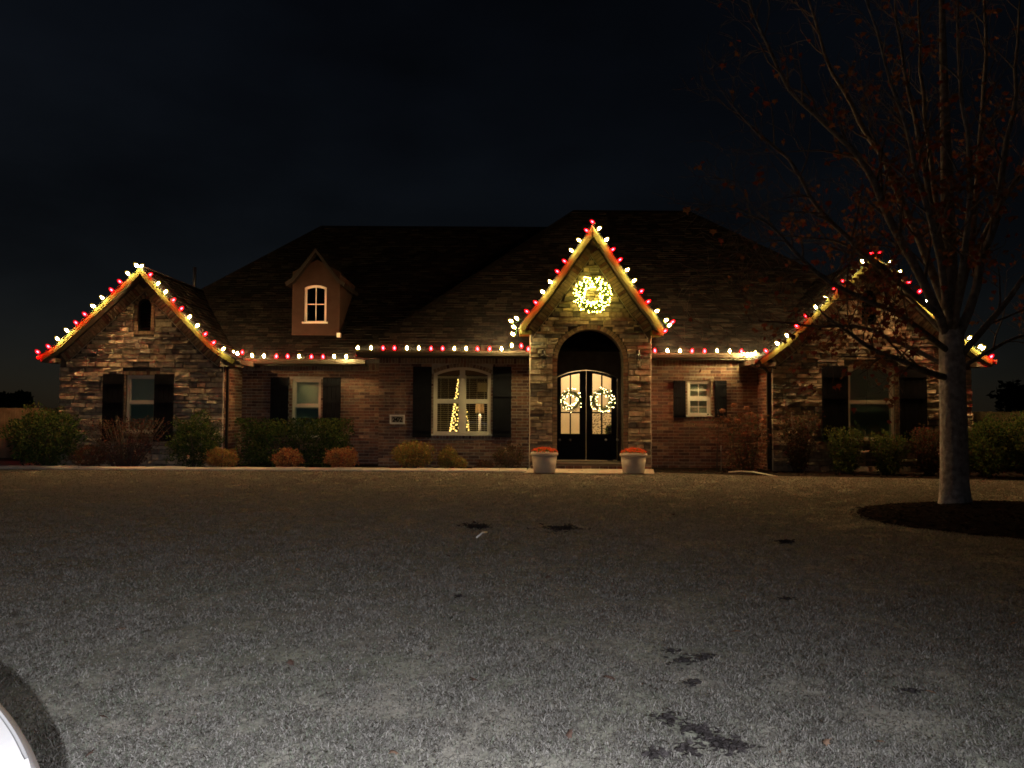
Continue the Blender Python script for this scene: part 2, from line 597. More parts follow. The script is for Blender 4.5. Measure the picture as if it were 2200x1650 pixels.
VB = [unit_brick() for _ in range(8)]
VS = [unit_stone() for _ in range(24)]


def frame_matrix(O, ud, nd, u, z, w, h, d, ang=0.0):
    """piece centred at (u,z) on the wall frame; ang turns it in the wall plane"""
    ud = Vector(ud)
    up = Vector((0, 0, 1))
    a = ud * math.cos(ang) + up * math.sin(ang)
    b = -ud * math.sin(ang) + up * math.cos(ang)
    back = -Vector(nd)
    c = Vector(O) + ud * u + up * z
    return Matrix(((a.x * w, back.x * d, b.x * h, c.x), (a.y * w, back.y * d, b.y * h, c.y), (a.z * w, back.z * d, b.z * h, c.z), (0, 0, 0, 1)))


FRONT = (Vector((1, 0, 0)), Vector((0, -1, 0)))


def brick(wall, Y, x, z, w, h, ang=0.0, d=0.014, trim=False, O=None, fr=FRONT):
    Mx = frame_matrix(O if O is not None else (0, Y, 0), fr[0], fr[1], x, z, w, h, d, ang)
    m = 5 if (trim and random.random() < .75) else random.choices(range(5), (5, 4, 3, 1.6, 3))[0]
    BRICKS.append((Mx, random.randrange(8), m, wall, z))


def stone(wall, Y, x, z, w, h):
    d = random.uniform(0.018, 0.085)
    STONES.append((frame_matrix((0, Y, 0), *FRONT, x, z, w - .006, h - .005, d), random.randrange(24), random.choices(range(5), (4, 4, 3, 2, 3))[0], wall, (w * h, x, z, Y)))


BH, BW = 0.078, 0.262


def subtract(iv, holes):
    out = []
    for a, b in iv:
        segs = [(a, b)]
        for c, d in holes:
            ns = []
            for p, q in segs:
                if d <= p or c >= q:
                    ns.append((p, q))
                else:
                    if c > p:
                        ns.append((p, c))
                    if d < q:
                        ns.append((d, q))
            segs = ns
        out += segs
    return out


def lay_bricks(wall, Y, x0, x1, z0, z1, holes, O=None, fr=FRONT):
    """running bond; holes are (x0,x1,z0,z1) boxes"""
    nrow = int((z1 - z0) / BH) + 1
    z0 = z1 - nrow * BH - .004
    for r in range(nrow):
        za = z0 + r * BH
        hs = [(h[0], h[1]) for h in holes if h[2] < za + BH * .75 and h[3] > za + BH * .25]
        for a, b in subtract([(x0, x1)], hs):
            x = a - (BW / 2 if r % 2 else 0) - ((a - x0) % BW)
            while x < b:
                p, q = max(a, x + .005), min(b, x + BW - .005)
                if q - p > .03:
                    brick(wall, Y, (p + q) / 2, za + BH / 2, q - p, BH - .011, O=O, fr=fr)
                x += BW


def lay_stones(wall, Y, x_at, z0, z1, holes):
    z = z0
    while z < z1:
        h = random.choice((.055, .07, .085, .10, .12, .14))
        a, b = x_at(z + h)
        hs = []
        for hf in holes:
            t = hf(z, z + h)
            if t:
                hs.append(t)
        if b - a > .08:
            for p, q in subtract([(a, b)], hs):
                x = p
                while x < q - .02:
                    w = random.uniform(.16, .50) * (1.0 if h < .11 else .85)
                    if q - (x + w) < .12:
                        w = q - x
                    if h > .1 and random.random() < .3 and w > .2:      # a tall course split into two thin stones
                        k = random.uniform(.35, .65)
                        stone(wall, Y, x + w / 2, z + h * k / 2, w, h * k)
                        stone(wall, Y, x + w / 2, z + h * (k + 1) / 2, w, h * (1 - k))
                    else:
                        stone(wall, Y, x + w / 2, z + h / 2, w, h)
                    x += w
        z += h


def box_hole(x0, x1, z0, z1):
    return lambda a, b: (x0, x1) if (b > z0 + .01 and a < z1 - .01) else None


def soldier_row(wall, Y, x0, x1, z0, z1, w=.078):
    n = max(1, round((x1 - x0) / w))
    s = (x1 - x0) / n
    for i in range(n):
        brick(wall, Y, x0 + (i + .5) * s, (z0 + z1) / 2, s - .012, (z1 - z0) - .012, trim=True, d=.018)


def along(poly, step):
    """points every step along a polyline, with tangent"""
    out, carry = [], step / 2
    for a, b in zip(poly, poly[1:]):
        l = math.hypot(b[0] - a[0], b[1] - a[1])
        t = ((b[0] - a[0]) / l, (b[1] - a[1]) / l)
        while carry < l:
            out.append((a[0] + t[0] * carry, a[1] + t[1] * carry, t))
            carry += step
        carry -= l
    return out


def rake_band(wall, g):
    for side in (-1, 1):
        o0 = g.fw + .02
        mid = g.off(side, o0 + g.band / 2)
        for x, z, t in along(mid, .082):
            if abs(x - g.ax) < .05 or x < g.xl + .06 or x > g.xr - .06:
                continue
            brick(wall, g.Y, x, z, .068, g.band - .02, ang=math.atan2(t[1], t[0]) if side < 0 else math.atan2(-t[1], -t[0]), trim=True, d=.03)
        # light mortar bead below the band
        pts = g.off(side, o0 + g.band + .006)
        pts = [p for p in pts if g.xl < p[0] < g.xr]
        MB().tube([(x, g.Y - .012, z) for x, z in pts], .009, 5).build("mortar_bead", M_mortar, WALLS[wall])


def arch_ring(wall, Y, cx, zs, r, thick, x_legs=True, z0=0.0, flat=None):
    n = int(math.pi * (r + thick / 2) / .083)
    for i in range(n):
        a = math.pi * (i + .5) / n
        brick(wall, Y, cx + math.cos(a) * (r + thick / 2), zs + math.sin(a) * (r + thick / 2), .070, thick - .01, ang=a - math.pi / 2, trim=True, d=.026)
    if x_legs:
        k = int((zs - z0) / .083)
        for i in range(k):
            for sx in (-1, 1):
                brick(wall, Y, cx + sx * (r + thick / 2), z0 + (i + .5) * (zs - z0) / k, thick - .01, .070, trim=True, d=.026)


def seg_arch_row(wall, Y, outline, thick):
    """bricks on edge over a segmental arch (outline = list of (x,z) right to left)"""
    for x, z, t in along(outline, .08):
        nx, nz = (t[1], -t[0])
        if nz < 0:
            nx, nz = -nx, -nz
        brick(wall, Y, x + nx * thick / 2, z + nz * thick / 2, .068, thick - .01, ang=math.atan2(-t[1], -t[0]), trim=True, d=.026)


WALLS = {}

# openings, all from the photograph (x0,x1,z0,zs,zt) ------------------
def opening(u0, u1, vt, vb, Y, vs=None):
    x0, zt = W(u0, vt, Y)
    x1, _ = W(u1, vt, Y)
    xm = (u0 + u1) / 2
    zt = W(xm, vt, Y)[1]
    zb = W(xm, vb, Y)[1]
    zs = W(xm, vs, Y)[1] if vs else zt
    return (x0, x1, zb, zs, zt)


O_winL = opening(272, 336, 806, 930, YL)
O_ventL = opening(298, 326, 642, 711, YL, 656)
O_winA = opening(629, 690, 814, 940, YA)
O_winM = opening(932, 1055, 789, 935, YM, 803)
O_winS = opening(1477, 1527, 818, 894, YS)
O_winR = opening(1821, 1921, 785, 946, YR_, 797)
O_ventR = opening(1850, 1882, 624, 697, YR_, 640)
O_door = opening(1197.5, 1339, 707.5, 1006, YP, 778)
dcx = (O_door[0] + O_door[1]) / 2
dr = (O_door[1] - O_door[0]) / 2
O_door = (O_door[0], O_door[1], 0.14, O_door[4] - dr, O_door[4])


def ol(o, n=14):
    return arch(*o, n=n)


def gable_outline(g):
    lo, hi = g.off(-1, .06), g.off(1, .06)
    pl = [p for p in lo if p[0] > g.xl + .01]
    pr = [p for p in hi if p[0] < g.xr - .01]
    zl = [a[1] + (b[1] - a[1]) * (g.xl - a[0]) / (b[0] - a[0]) for a, b in zip(lo, lo[1:]) if a[0] <= g.xl <= b[0]]
    zr = [a[1] + (b[1] - a[1]) * (g.xr - a[0]) / (b[0] - a[0]) for a, b in zip(hi, hi[1:]) if b[0] <= g.xr <= a[0]]
    zl = zl[0] if zl else pl[0][1]
    zr = zr[0] if zr else pr[0][1]
    return [(g.xl, -.05), (g.xr, -.05), (g.xr, zr)] + pr[:-1] + [pl[-1]] + pl[:-1][::-1] + [(g.xl, zl)], zl, zr


GOUT = {}
for key, g, holes in (('L', GL, [O_winL, O_ventL]), ('P', GP, [O_door]), ('R', GR, [O_winR, O_ventR])):
    outl, zl, zr = gable_outline(g)
    GOUT[key] = (zl, zr)
    hs = [ol(o, 24 if key == 'P' else 14) for o in holes]
    if key == 'P':
        # the doorway reaches the ground: keep it a hole that starts just above the wall foot
        pass
    WALLS[key] = MB().wall(outl, hs, g.Y, .32 if key != 'P' else .38).build("stone_wall", M_stonebed, house)


def brick_wall(key, Y, x0, x1, z1, holes):
    WALLS[key] = MB().wall([(x0, -.05), (x1, -.05), (x1, z1), (x0, z1)], [ol(h) for h in holes], Y, .25).build("brick_wall", M_mortar, house)


xA0, xA1 = GL.xr - .02, W(814, 850, YM)[0] + .02
xM0, xM1 = W(814, 850, YM)[0], GP.xl + .0
xS0, xS1 = GP.xr, GR.xl
zA = W(640, 779, YA)[1]
zM = W(980, 764, YM)[1]
zS = W(1500, 771, YS)[1]
brick_wall('A', YA, xA0, xA1, zA + .10, [O_winA])
brick_wall('M', YM, xM0, xM1, zM + .10, [O_winM])
brick_wall('S', YS, xS0, xS1, zS + .10, [O_winS])


def side_wall(key, x, y0, y1, z1, nx):
    WALLS[key] = MB().box((min(x, x - nx * .2), y0, -.05), (max(x, x - nx * .2), y1, z1)).build("side_wall", M_mortar, house)


zLr, zRl = GOUT['L'][1], GOUT['R'][0]
side_wall('Ls', GL.xr - .001, YL + .33, YA + .2, zLr - .02, 1)
side_wall('Rs', GR.xl + .001, YR_ + .33, YS + .2, zRl - .02, -1)
side_wall('Ms', xM0 + .001, YM + .26, YA + .2, zM, -1)
side_wall('Pl', GP.xl + .001, YP + .39, YM + .2, GOUT['P'][0] - .02, -1)
side_wall('Pr', GP.xr - .001, YP + .39, YS + .2, GOUT['P'][1] - .02, 1)
side_wall('Lo', GL.xl + .001, YL + .33, YL + 7, GOUT['L'][0] - .02, -1)
side_wall('Ro', GR.xr - .001, YR_ + .33, YR_ + 7, GOUT['R'][1] - .02, 1)

# brickwork -----------------------------------------------------------
def pad(o, l, r, b, t):
    return (o[0] - l, o[1] + r, o[2] - b, o[4] + t)


SOLD = .20
lay_bricks('A', YA, xA0 + .02, xA1 - .02, 0, zA - SOLD, [pad(O_winA, .085, .085, .09, .0)])
soldier_row('A', YA, xA0 + .02, xA1 - .02, zA - SOLD, zA - .005)
lay_bricks('M', YM, xM0, xM1, 0, zM - SOLD, [pad(O_winM, .09, .09, .10, .0), (O_winM[0] - .05, O_winM[1] + .05, O_winM[3] - .05, O_winM[4] + .11)])
soldier_row('M', YM, xM0, xM1, zM - SOLD, zM - .005)
lay_bricks('S', YS, xS0, xS1, 0, zS - SOLD, [pad(O_winS, .085, .085, .09, .085)])
soldier_row('S', YS, xS0, xS1, zS - SOLD, zS - .005)
for key, o, Y in (('A', O_winA, YA), ('S', O_winS, YS), ('M', O_winM, YM), ('L', O_winL, YL), ('R', O_winR, YR_)):
    k = max(1, round((o[3] - o[2]) / .08))
    for i in range(k):
        for sx, xx in ((-1, o[0]), (1, o[1])):
            brick(key, Y, xx + sx * .043, o[2] + (i + .5) * (o[3] - o[2]) / k, .076, (o[3] - o[2]) / k - .012, trim=True, d=.022)
    soldier_row(key, Y, o[0] - .09, o[1] + .09, o[2] - .092, o[2] - .004)
soldier_row('S', YS, O_winS[0] - .085, O_winS[1] + .085, O_winS[4] + .004, O_winS[4] + .085)
seg_arch_row('M', YM, ol(O_winM)[2:], .10)
seg_arch_row('R', YR_, ol(O_winR)[2:], .10)
soldier_row('L', YL, O_winL[0] - .09, O_winL[1] + .09, O_winL[4] + .004, O_winL[4] + .10)
for key, o, Y in (('L', O_ventL, YL), ('R', O_ventR, YR_)):
    k = max(1, round((o[3] - o[2]) / .082))
    for i in range(k):
        for sx, xx in ((-1, o[0]), (1, o[1])):
            brick(key, Y, xx + sx * .045, o[2] + (i + .5) * (o[3] - o[2]) / k, .08, (o[3] - o[2]) / k - .012, trim=True, d=.035)
    seg_arch_row(key, Y, ol(o)[2:], .09)
    soldier_row(key, Y, o[0] - .09, o[1] + .09, o[2] - .09, o[2] - .004)
# side walls of the wings, seen at a slant
lay_bricks('Ls', 0, .0, YA - YL, 0, zLr - .1, [], O=(GL.xr - .001, YL, 0), fr=(Vector((0, 1, 0)), Vector((1, 0, 0))))
lay_bricks('Rs', 0, .0, YS - YR_, 0, zRl - .1, [], O=(GR.xl + .001, YS, 0), fr=(Vector((0, -1, 0)), Vector((-1, 0, 0))))

# stonework -----------------------------------------------------------
for key, g, holes in (('L', GL, [box_hole(*pad(O_winL, .09, .09, .10, .11)), box_hole(*pad(O_ventL, .10, .10, .10, .09))]),
                      ('R', GR, [box_hole(*pad(O_winR, .09, .09, .10, .09)), box_hole(*pad(O_ventR, .10, .10, .10, .09))])):
    o0 = g.fw + .02 + g.band
    lay_stones(key, g.Y, lambda z, g=g, o0=o0: (g.xin(-1, o0, z), g.xin(1, o0, z)), 0.0, g.off(-1, o0)[-1][1] - .05, holes)
    rake_band(key, g)


def door_hole(a, b):
    r = dr + .115
    zs = O_door[3]
    if a < zs:
        return (dcx - r, dcx + r)
    h = a - zs
    if h >= r:
        return None
    w = math.sqrt(r * r - h * h)
    return (dcx - w, dcx + w)


o0 = GP.fw + .02 + GP.band
lay_stones('P', YP, lambda z: (GP.xin(-1, o0, z), GP.xin(1, o0, z)), 0.0, GP.off(-1, o0)[-1][1] - .04, [door_hole])
rake_band('P', GP)
arch_ring('P', YP, dcx, O_door[3], dr, .115, True, O_door[2])


def emit_pieces(items, variants, mats, kind, score, limit=300):
    order = sorted(items, key=score, reverse=True)
    cache = {}
    for Mx, var, mi, wall, _ in order[:limit]:
        if (var, mi) not in cache:
            me = bpy.data.meshes.new(kind)
            me.from_pydata(variants[var][0], [], variants[var][1])
            me.materials.append(mats[mi])
            cache[(var, mi)] = me
        inst(kind, cache[(var, mi)], WALLS[wall], Mx)
    rest = {}
    for it in order[limit:]:
        rest.setdefault(it[3], []).append(it)
    for wall, its in rest.items():
        mb = MB()
        for Mx, var, mi, _, _ in its:
            mb.add([Mx @ Vector(p) for p in variants[var][0]], variants[var][1], mi)
        o = mb.build("remaining_" + ("brickwork" if kind == 'brick' else "stonework"), mats, WALLS[wall])
        o['kind'] = 'stuff'


def brick_score(it):
    Mx, z = it[0], it[4]
    p = Mx.translation
    s = 0
    if it[3] in ('P',):
        s += 6 if z > 2.6 else 1
    if it[3] == 'S':
        s += 5 if (z > .9 and p.x < 5.4) else 0
    if it[3] == 'A':
        s += 3 if z > 1.1 else -2
    if it[3] == 'M':
        s += 3 if z > 1.1 else -1
    if it[3] in ('L',):
        s += 2 if z > 2 else -3
    if it[3] == 'R':
        s -= 2
    return s + random.random() * 2 + (Mx.col[0].length * Mx.col[2].length) * 40


def stone_score(it):
    area, x, z, Y = it[4]
    hidden = z < .9 or it[3] == 'R' and x > 9.3
    return area - (1 if hidden else 0)


emit_pieces(BRICKS, VB, M_brick + [M_trimbrick], 'brick', brick_score)
emit_pieces(STONES, VS, M_stone, 'stone', stone_score)


# ------------------------------------------------------------------ roofs
SH_IND = []      # candidate single shingles: (distance, matrix verts, material)


def tabs(parent, name, frame, smax, tmax, inside, near=None):
    """shingle tabs laid on a surface: frame(s,t) -> (point, s-dir, t-dir, normal)"""
    mb = MB()
    row = 0
    t = 0.0
    singles = []
    while t < tmax:
        s = -random.uniform(0, .3)
        while s < smax:
            w = random.uniform(.16, .34)
            a, b = max(s, 0), min(s + w - .004, smax)
            s += w
            if b - a < .05 or not (inside(a, t + .13) and inside(b, t + .13) and inside((a + b) / 2, t + .02)):
                continue
            p, sd, td, nn = frame((a + b) / 2, t)
            hw = (b - a) / 2
            th = random.choice((.006, .009, .014, .018))
            L = .145
            vs = []
            for q in ((-hw, 0, th), (hw, 0, th), (hw, L, .004), (-hw, L, .004), (-hw, 0, 0), (hw, 0, 0), (hw, L, 0), (-hw, L, 0)):
                vs.append(p + sd * q[0] + td * q[1] + nn * q[2])
            fs = [(0, 1, 2, 3), (4, 5, 1, 0), (5, 6, 2, 1), (7, 4, 0, 3)]
            mi = random.choices(range(4), (4, 3, 2, 2))[0]
            if near is not None:
                d = min((p - n).length for n in near)
                if d < 2.6:
                    singles.append((d, vs, fs, mi))
                    continue
            mb.add(vs, fs, mi)
        t += .128
        row += 1
    singles.sort(key=lambda q: q[0])
    return mb, singles


def plane_frame(O, sd, td):
    O, sd, td = Vector(O), Vector(sd).normalized(), Vector(td).normalized()
    nn = sd.cross(td).normalized()
    return lambda s, t: (O + sd * s + td * t, sd, td, nn)


PIT = 0.80


def solve_y(u, v, ze, ye):
    k = (P(u, v, 1000.0).z - HC) / 1000.0
    return (ze - PIT * ye - HC) / (k - PIT)


# mass A (left) and mass B (middle and right); eaves carry the gutters
YeA, YeB = YA - .42, YM - .42
zeA = W(640, 772, YeA)[1]
zeB = W(980, 754, YeB)[1]
yrA = solve_y(900, 486, zeA, YeA)
zrA = zeA + PIT * (yrA - YeA)
yrB = solve_y(1355, 452, zeB, YeB)
zrB = zeB + PIT * (yrB - YeB)
xA_ridge = P(690, 486, yrA).x
xA_eave = xA_ridge - (yrA - YeA) * 0.78
xB_ridge0 = P(1232, 452, yrB).x
xB_ridge1 = P(1480, 452, yrB).x
xB_eave0 = P(766, 757, YeB).x
xB_eave1 = 11.6

ydA = 2 * yrA - YeA
ydB = 2 * yrB - YeB
vsA = [(xA_eave, YeA, zeA), (xB_eave0 + .6, YeA, zeA), (3.2, yrA, zrA), (xA_ridge, yrA, zrA), (xA_eave, ydA, zeA), (3.2, ydA, zeA)]
roofA = MB().add(vsA, [(0, 1, 2, 3), (0, 3, 4), (3, 2, 5, 4)]).build("main_roof", M_shingle[0], house)
vsB = [(xB_eave0, YeB, zeB), (xB_eave1, YeB, zeB), (xB_ridge1, yrB, zrB), (xB_ridge0, yrB, zrB), (xB_eave0, ydB, zeB), (xB_eave1, ydB, zeB)]
roofB = MB().add(vsB, [(0, 1, 2, 3), (0, 3, 4), (3, 2, 5, 4), (1, 5, 2)]).build("main_roof", M_shingle[0], house)


def poly_inside(O, sd, td, verts):
    O, sd, td = Vector(O), Vector(sd).normalized(), Vector(td).normalized()
    pts = [((Vector(v) - O).dot(sd), (Vector(v) - O).dot(td)) for v in verts]
    return (lambda s, t: in_poly(s, t, pts)), max(p[0] for p in pts), max(p[1] for p in pts)


PORCH_GLOW = [P(1098, 700, YeB + .5), P(1450, 700, YeB + .5)]
all_singles = []
for par, verts, near in ((roofA, [vsA[0], vsA[1], vsA[2], vsA[3]], None), (roofB, [vsB[0], vsB[1], vsB[2], vsB[3]], PORCH_GLOW)):
    O, sd = verts[0], (1, 0, 0)
    td = (0, 1, PIT)
    ins, sm, tm = poly_inside(O, sd, td, verts)
    mb, singles = tabs(par, "shingle", plane_frame(O, sd, td), sm, tm, ins, near)
    for d, vs, fs, mi in singles[:300]:
        MB().add(vs, fs).build("shingle", M_shingle[mi], par)
    for d, vs, fs, mi in singles[300:]:
        mb.add(vs, fs, mi)
    mb.build("remaining_shingles", M_shingle, par)['kind'] = 'stuff'


# gable roofs: a shell that follows the flared rakes and runs back into the main roof
def gable_roof(g, yback):
    L0, R0 = g.off(-1, .0), g.off(1, .0)
    Li, Ri = g.off(-1, g.fw - .015), g.off(1, g.fw - .015)
    outer = L0[:-1] + [(g.ax, g.az)] + R0[:-1][::-1]
    inner = Li[:-1] + [(g.ax, Li[-1][1])] + Ri[:-1][::-1]
    mb = MB()
    mb.ring(outer, inner, g.Yf + .03, yback, 0, closed=False)
    roof = mb.build("gable_roof", [M_soffit], house)
    # rake fascia boards, one per side, proud of the shell
    for side, o, i in ((-1, L0, Li), (1, R0, Ri)):
        o2 = g.off(side, .012)
        i2 = g.off(side, g.fw)
        MB().ring(o2, i2, g.Yf, g.Yf + .028, 0, closed=False).build("rake_fascia", M_trim, roof)
        # shingles on this slope
        pts = [Vector((x, g.Yf + .0, z)) for x, z in o]
        cum = [0]
        for a, b in zip(pts, pts[1:]):
            cum.append(cum[-1] + (b - a).length)
        sd = Vector((0, 1, 0)) if side > 0 else Vector((0, 1, 0))

        def fr(s, t, pts=pts, cum=cum, sd=sd):
            t = min(t, cum[-1] - 1e-4)
            for k in range(len(pts) - 1):
                if cum[k] <= t <= cum[k + 1]:
                    td = (pts[k + 1] - pts[k]).normalized()
                    p = pts[k] + td * (t - cum[k]) + sd * s
                    nn = sd.cross(td)
                    if nn.z < 0:
                        nn = -nn
                    return p + nn * .003, sd, td, nn.normalized()
            td = (pts[-1] - pts[-2]).normalized()
            nn = sd.cross(td)
            if nn.z < 0:
                nn = -nn
            return pts[-1] + sd * s, sd, td, nn
        mb, _ = tabs(roof, "s", fr, yback - g.Yf, cum[-1] - .1, lambda s, t: True)
        mb.build("shingle_courses", M_shingle, roof)['kind'] = 'stuff'
    # ridge cap
    MB().add([(g.ax - .12, g.Yf - .01, g.az - .09), (g.ax, g.Yf - .01, g.az + .025), (g.ax + .12, g.Yf - .01, g.az - .09),
              (g.ax - .12, yback, g.az - .09), (g.ax, yback, g.az + .025), (g.ax + .12, yback, g.az - .09)],
             [(0, 1, 4, 3), (1, 2, 5, 4)]).build("ridge_cap", M_shingle[0], roof)
    return roof


gable_roof(GL, YL + 5.5)
gable_roof(GP, YP + 5.2)
gable_roof(GR, YR_ + 5.5)


# gutters and eave fascia
def gutter(x0, x1, y, ztop, parent=house, h=.115, d=.115):
    prof = [(0, 0), (-d * .75, 0), (-d, h * .55), (-d, h), (-d + .012, h), (-d + .012, h * .6), (-d * .72, .012), (-.012, .012), (-.012, h), (0, h)]
    n = len(prof)
    vs = [(x0, y + a, ztop - h + b) for a, b in prof] + [(x1, y + a, ztop - h + b) for a, b in prof]
    fs = [(i, (i + 1) % n, n + (i + 1) % n, n + i) for i in range(n)]
    mb = MB().add(vs, fs)
    for xx in (x0, x1):
        mb.add([(xx, y, ztop - h), (xx, y - d * .75, ztop - h), (xx, y - d, ztop - h * .45), (xx, y - d, ztop), (xx, y, ztop)], [(0, 1, 2, 3, 4)])
    return mb.build("gutter", M_gutter, parent)


xgA0, xgA1 = P(512, 770, YeA).x, P(786, 770, YeA).x
xgB1 = GP.xl
xgS0, xgS1 = GP.xr, P(1628, 770, YeB).x
gutter(xgA0, xgA1, YeA, zeA)
gutter(xB_eave0, xgB1 - .003, YeB, zeB)
gutter(xgS0 + .003, xgS1, YeB, zeB - .02)
for x0, x1, y, z, yw in ((xgA0, xgA1, YeA, zeA, YA), (xB_eave0 + .01, xgB1 - .004, YeB, zeB, YM), (xgS0 + .004, xgS1, YeB, zeB - .02, YS)):
    MB().box((x0, y + .002, z - .16), (x1, y + .025, z - .004)).build("eave_fascia", M_soffit, house)
    MB().box((x0, y + .027, z - .15), (x1, yw - .02, z - .13)).build("soffit", M_soffit, house)
# boxed returns where the rakes meet the walls
for g, key in ((GL, 'L'), (GP, 'P'), (GR, 'R')):
    for side in (-1, 1):
        e = g.off(side, g.fw)[0]
        xw = g.xl if side < 0 else g.xr
        o = g.off(side, 0)[0]
        xa, xb = sorted((o[0] + (.02 if side < 0 else -.02), xw + (.02 if side < 0 else -.02)))
        hh = .11
        zt = min(o[1], e[1]) + .06
        MB().box((xa, g.Yf + .035, zt - hh), (xb, g.Y + .3, zt)).build("cornice_return", M_trim if key == 'P' else M_gutter, house)
        # side gutters of the wing running back
        if key != 'P':
            s = -1 if side < 0 else 1
            MB().box((min(o[0], o[0] + s * .10), g.Yf + .05, o[1] - .10), (max(o[0], o[0] + s * .10), g.Yf + 4, o[1] + .004)).build("side_gutter", M_gutter, house)

# downspouts
for (u, vt, vb, y) in ((487, 778, 1000, YL + .05), (1652, 790, 1012, YR_ - .0)):
    x = P(u, vt, y).x
    zt = P(u, vt, y).z
    mb = MB()
    if u < 1000:
        mb.box((x - .045, y, .05), (x + .045, y + .07, zt))
        mb.tube([(x, y + .03, zt - .02), (x + .1, y - .1, zt + .06), (x + .18, y - .2, zt + .10)], .04, 6)
    else:
        mb.box((x - .05, y - .02, .05), (x + .045, y + .05, zt - .1))
        mb.tube([(x, y + .01, zt - .12), (x - .08, y + .02, zt - .02), (x - .32, y + .05, zt + .05), (x - .36, y + .3, zt + .12)], .04, 6)
    mb.build("downspout", M_downspout, house)

# vent pipe on the left roof
vp = P(418, 600, YeA + 3.2)
_z = zeA + PIT * 3.2
MB().lathe([(.05, -.2), (.05, .35), (.04, .35), (.04, .1)], (vp.x, YeA + 3.2, _z), 10).build("vent_pipe", M_nickel, house)

# dormer --------------------------------------------------------------
_v = P(678, 720, 1000.0)
k = (_v.z - HC) / 1000
YD = (zeA - PIT * YeA - HC) / (k - PIT) - .02
dx0, dx1 = W(627, 700, YD)[0], W(729, 700, YD)[0]
dzb = W(678, 722, YD)[1]
dax, daz = W(678, 534, YD - .2)
del_, dez = W(613, 607, YD - .2)
der_ = 2 * dax - del_
O_dw = opening(654, 702, 612, 694, YD, 618)
zshould = dez + .12
dorm = MB().wall([(dx0, dzb - .3), (dx1, dzb - .3), (dx1, zshould + .2), (dax, daz - .25), (dx0, zshould + .2)], [ol(O_dw)], YD, .12).build("dormer", M_stucco, house)
MB().box((dx0 + .002, YD + .125, dzb - .3), (dx0 + .1, YD + 3.2, zshould + .15)).box((dx1 - .1, YD + .125, dzb - .3), (dx1 - .002, YD + 3.2, zshould + .15)).build("dormer_cheek", M_stucco, dorm)
flare = lambda sx: [(dax + sx * (dax - del_), dez), (dax + sx * (dax - del_) * .78, dez + (daz - dez) * .13), (dax + sx * (dax - del_) * .55, dez + (daz - dez) * .38), (dax, daz)]
lo, ro = flare(-1), flare(1)
inner = [(x + (.03 if x < dax else -.03 if x > dax else 0), z - .09) for x, z in lo[:-1] + [ro[-1]] + ro[:-1][::-1]]
MB().ring(lo[:-1] + [ro[-1]] + ro[:-1][::-1], inner, YD - .2, YD + 3.4, closed=False).build("dormer_roof", M_shingle[1], dorm)
MB().ring(lo[:-1] + [ro[-1]] + ro[:-1][::-1], inner, YD - .23, YD - .203, closed=False).build("dormer_fascia", M_downspout, dorm)
MB().box((dx1 - .03, YD - .16, dzb - .04), (dx1 + .06, YD - .04, dzb + .07)).build("flashing_block", M_white, dorm)


# windows --------------------------------------------------------------
def inset(o, d):
    return (o[0] + d, o[1] - d, o[2] + d, o[3] - (d if o[4] - o[3] < 1e-4 else d * .6), o[4] - d)


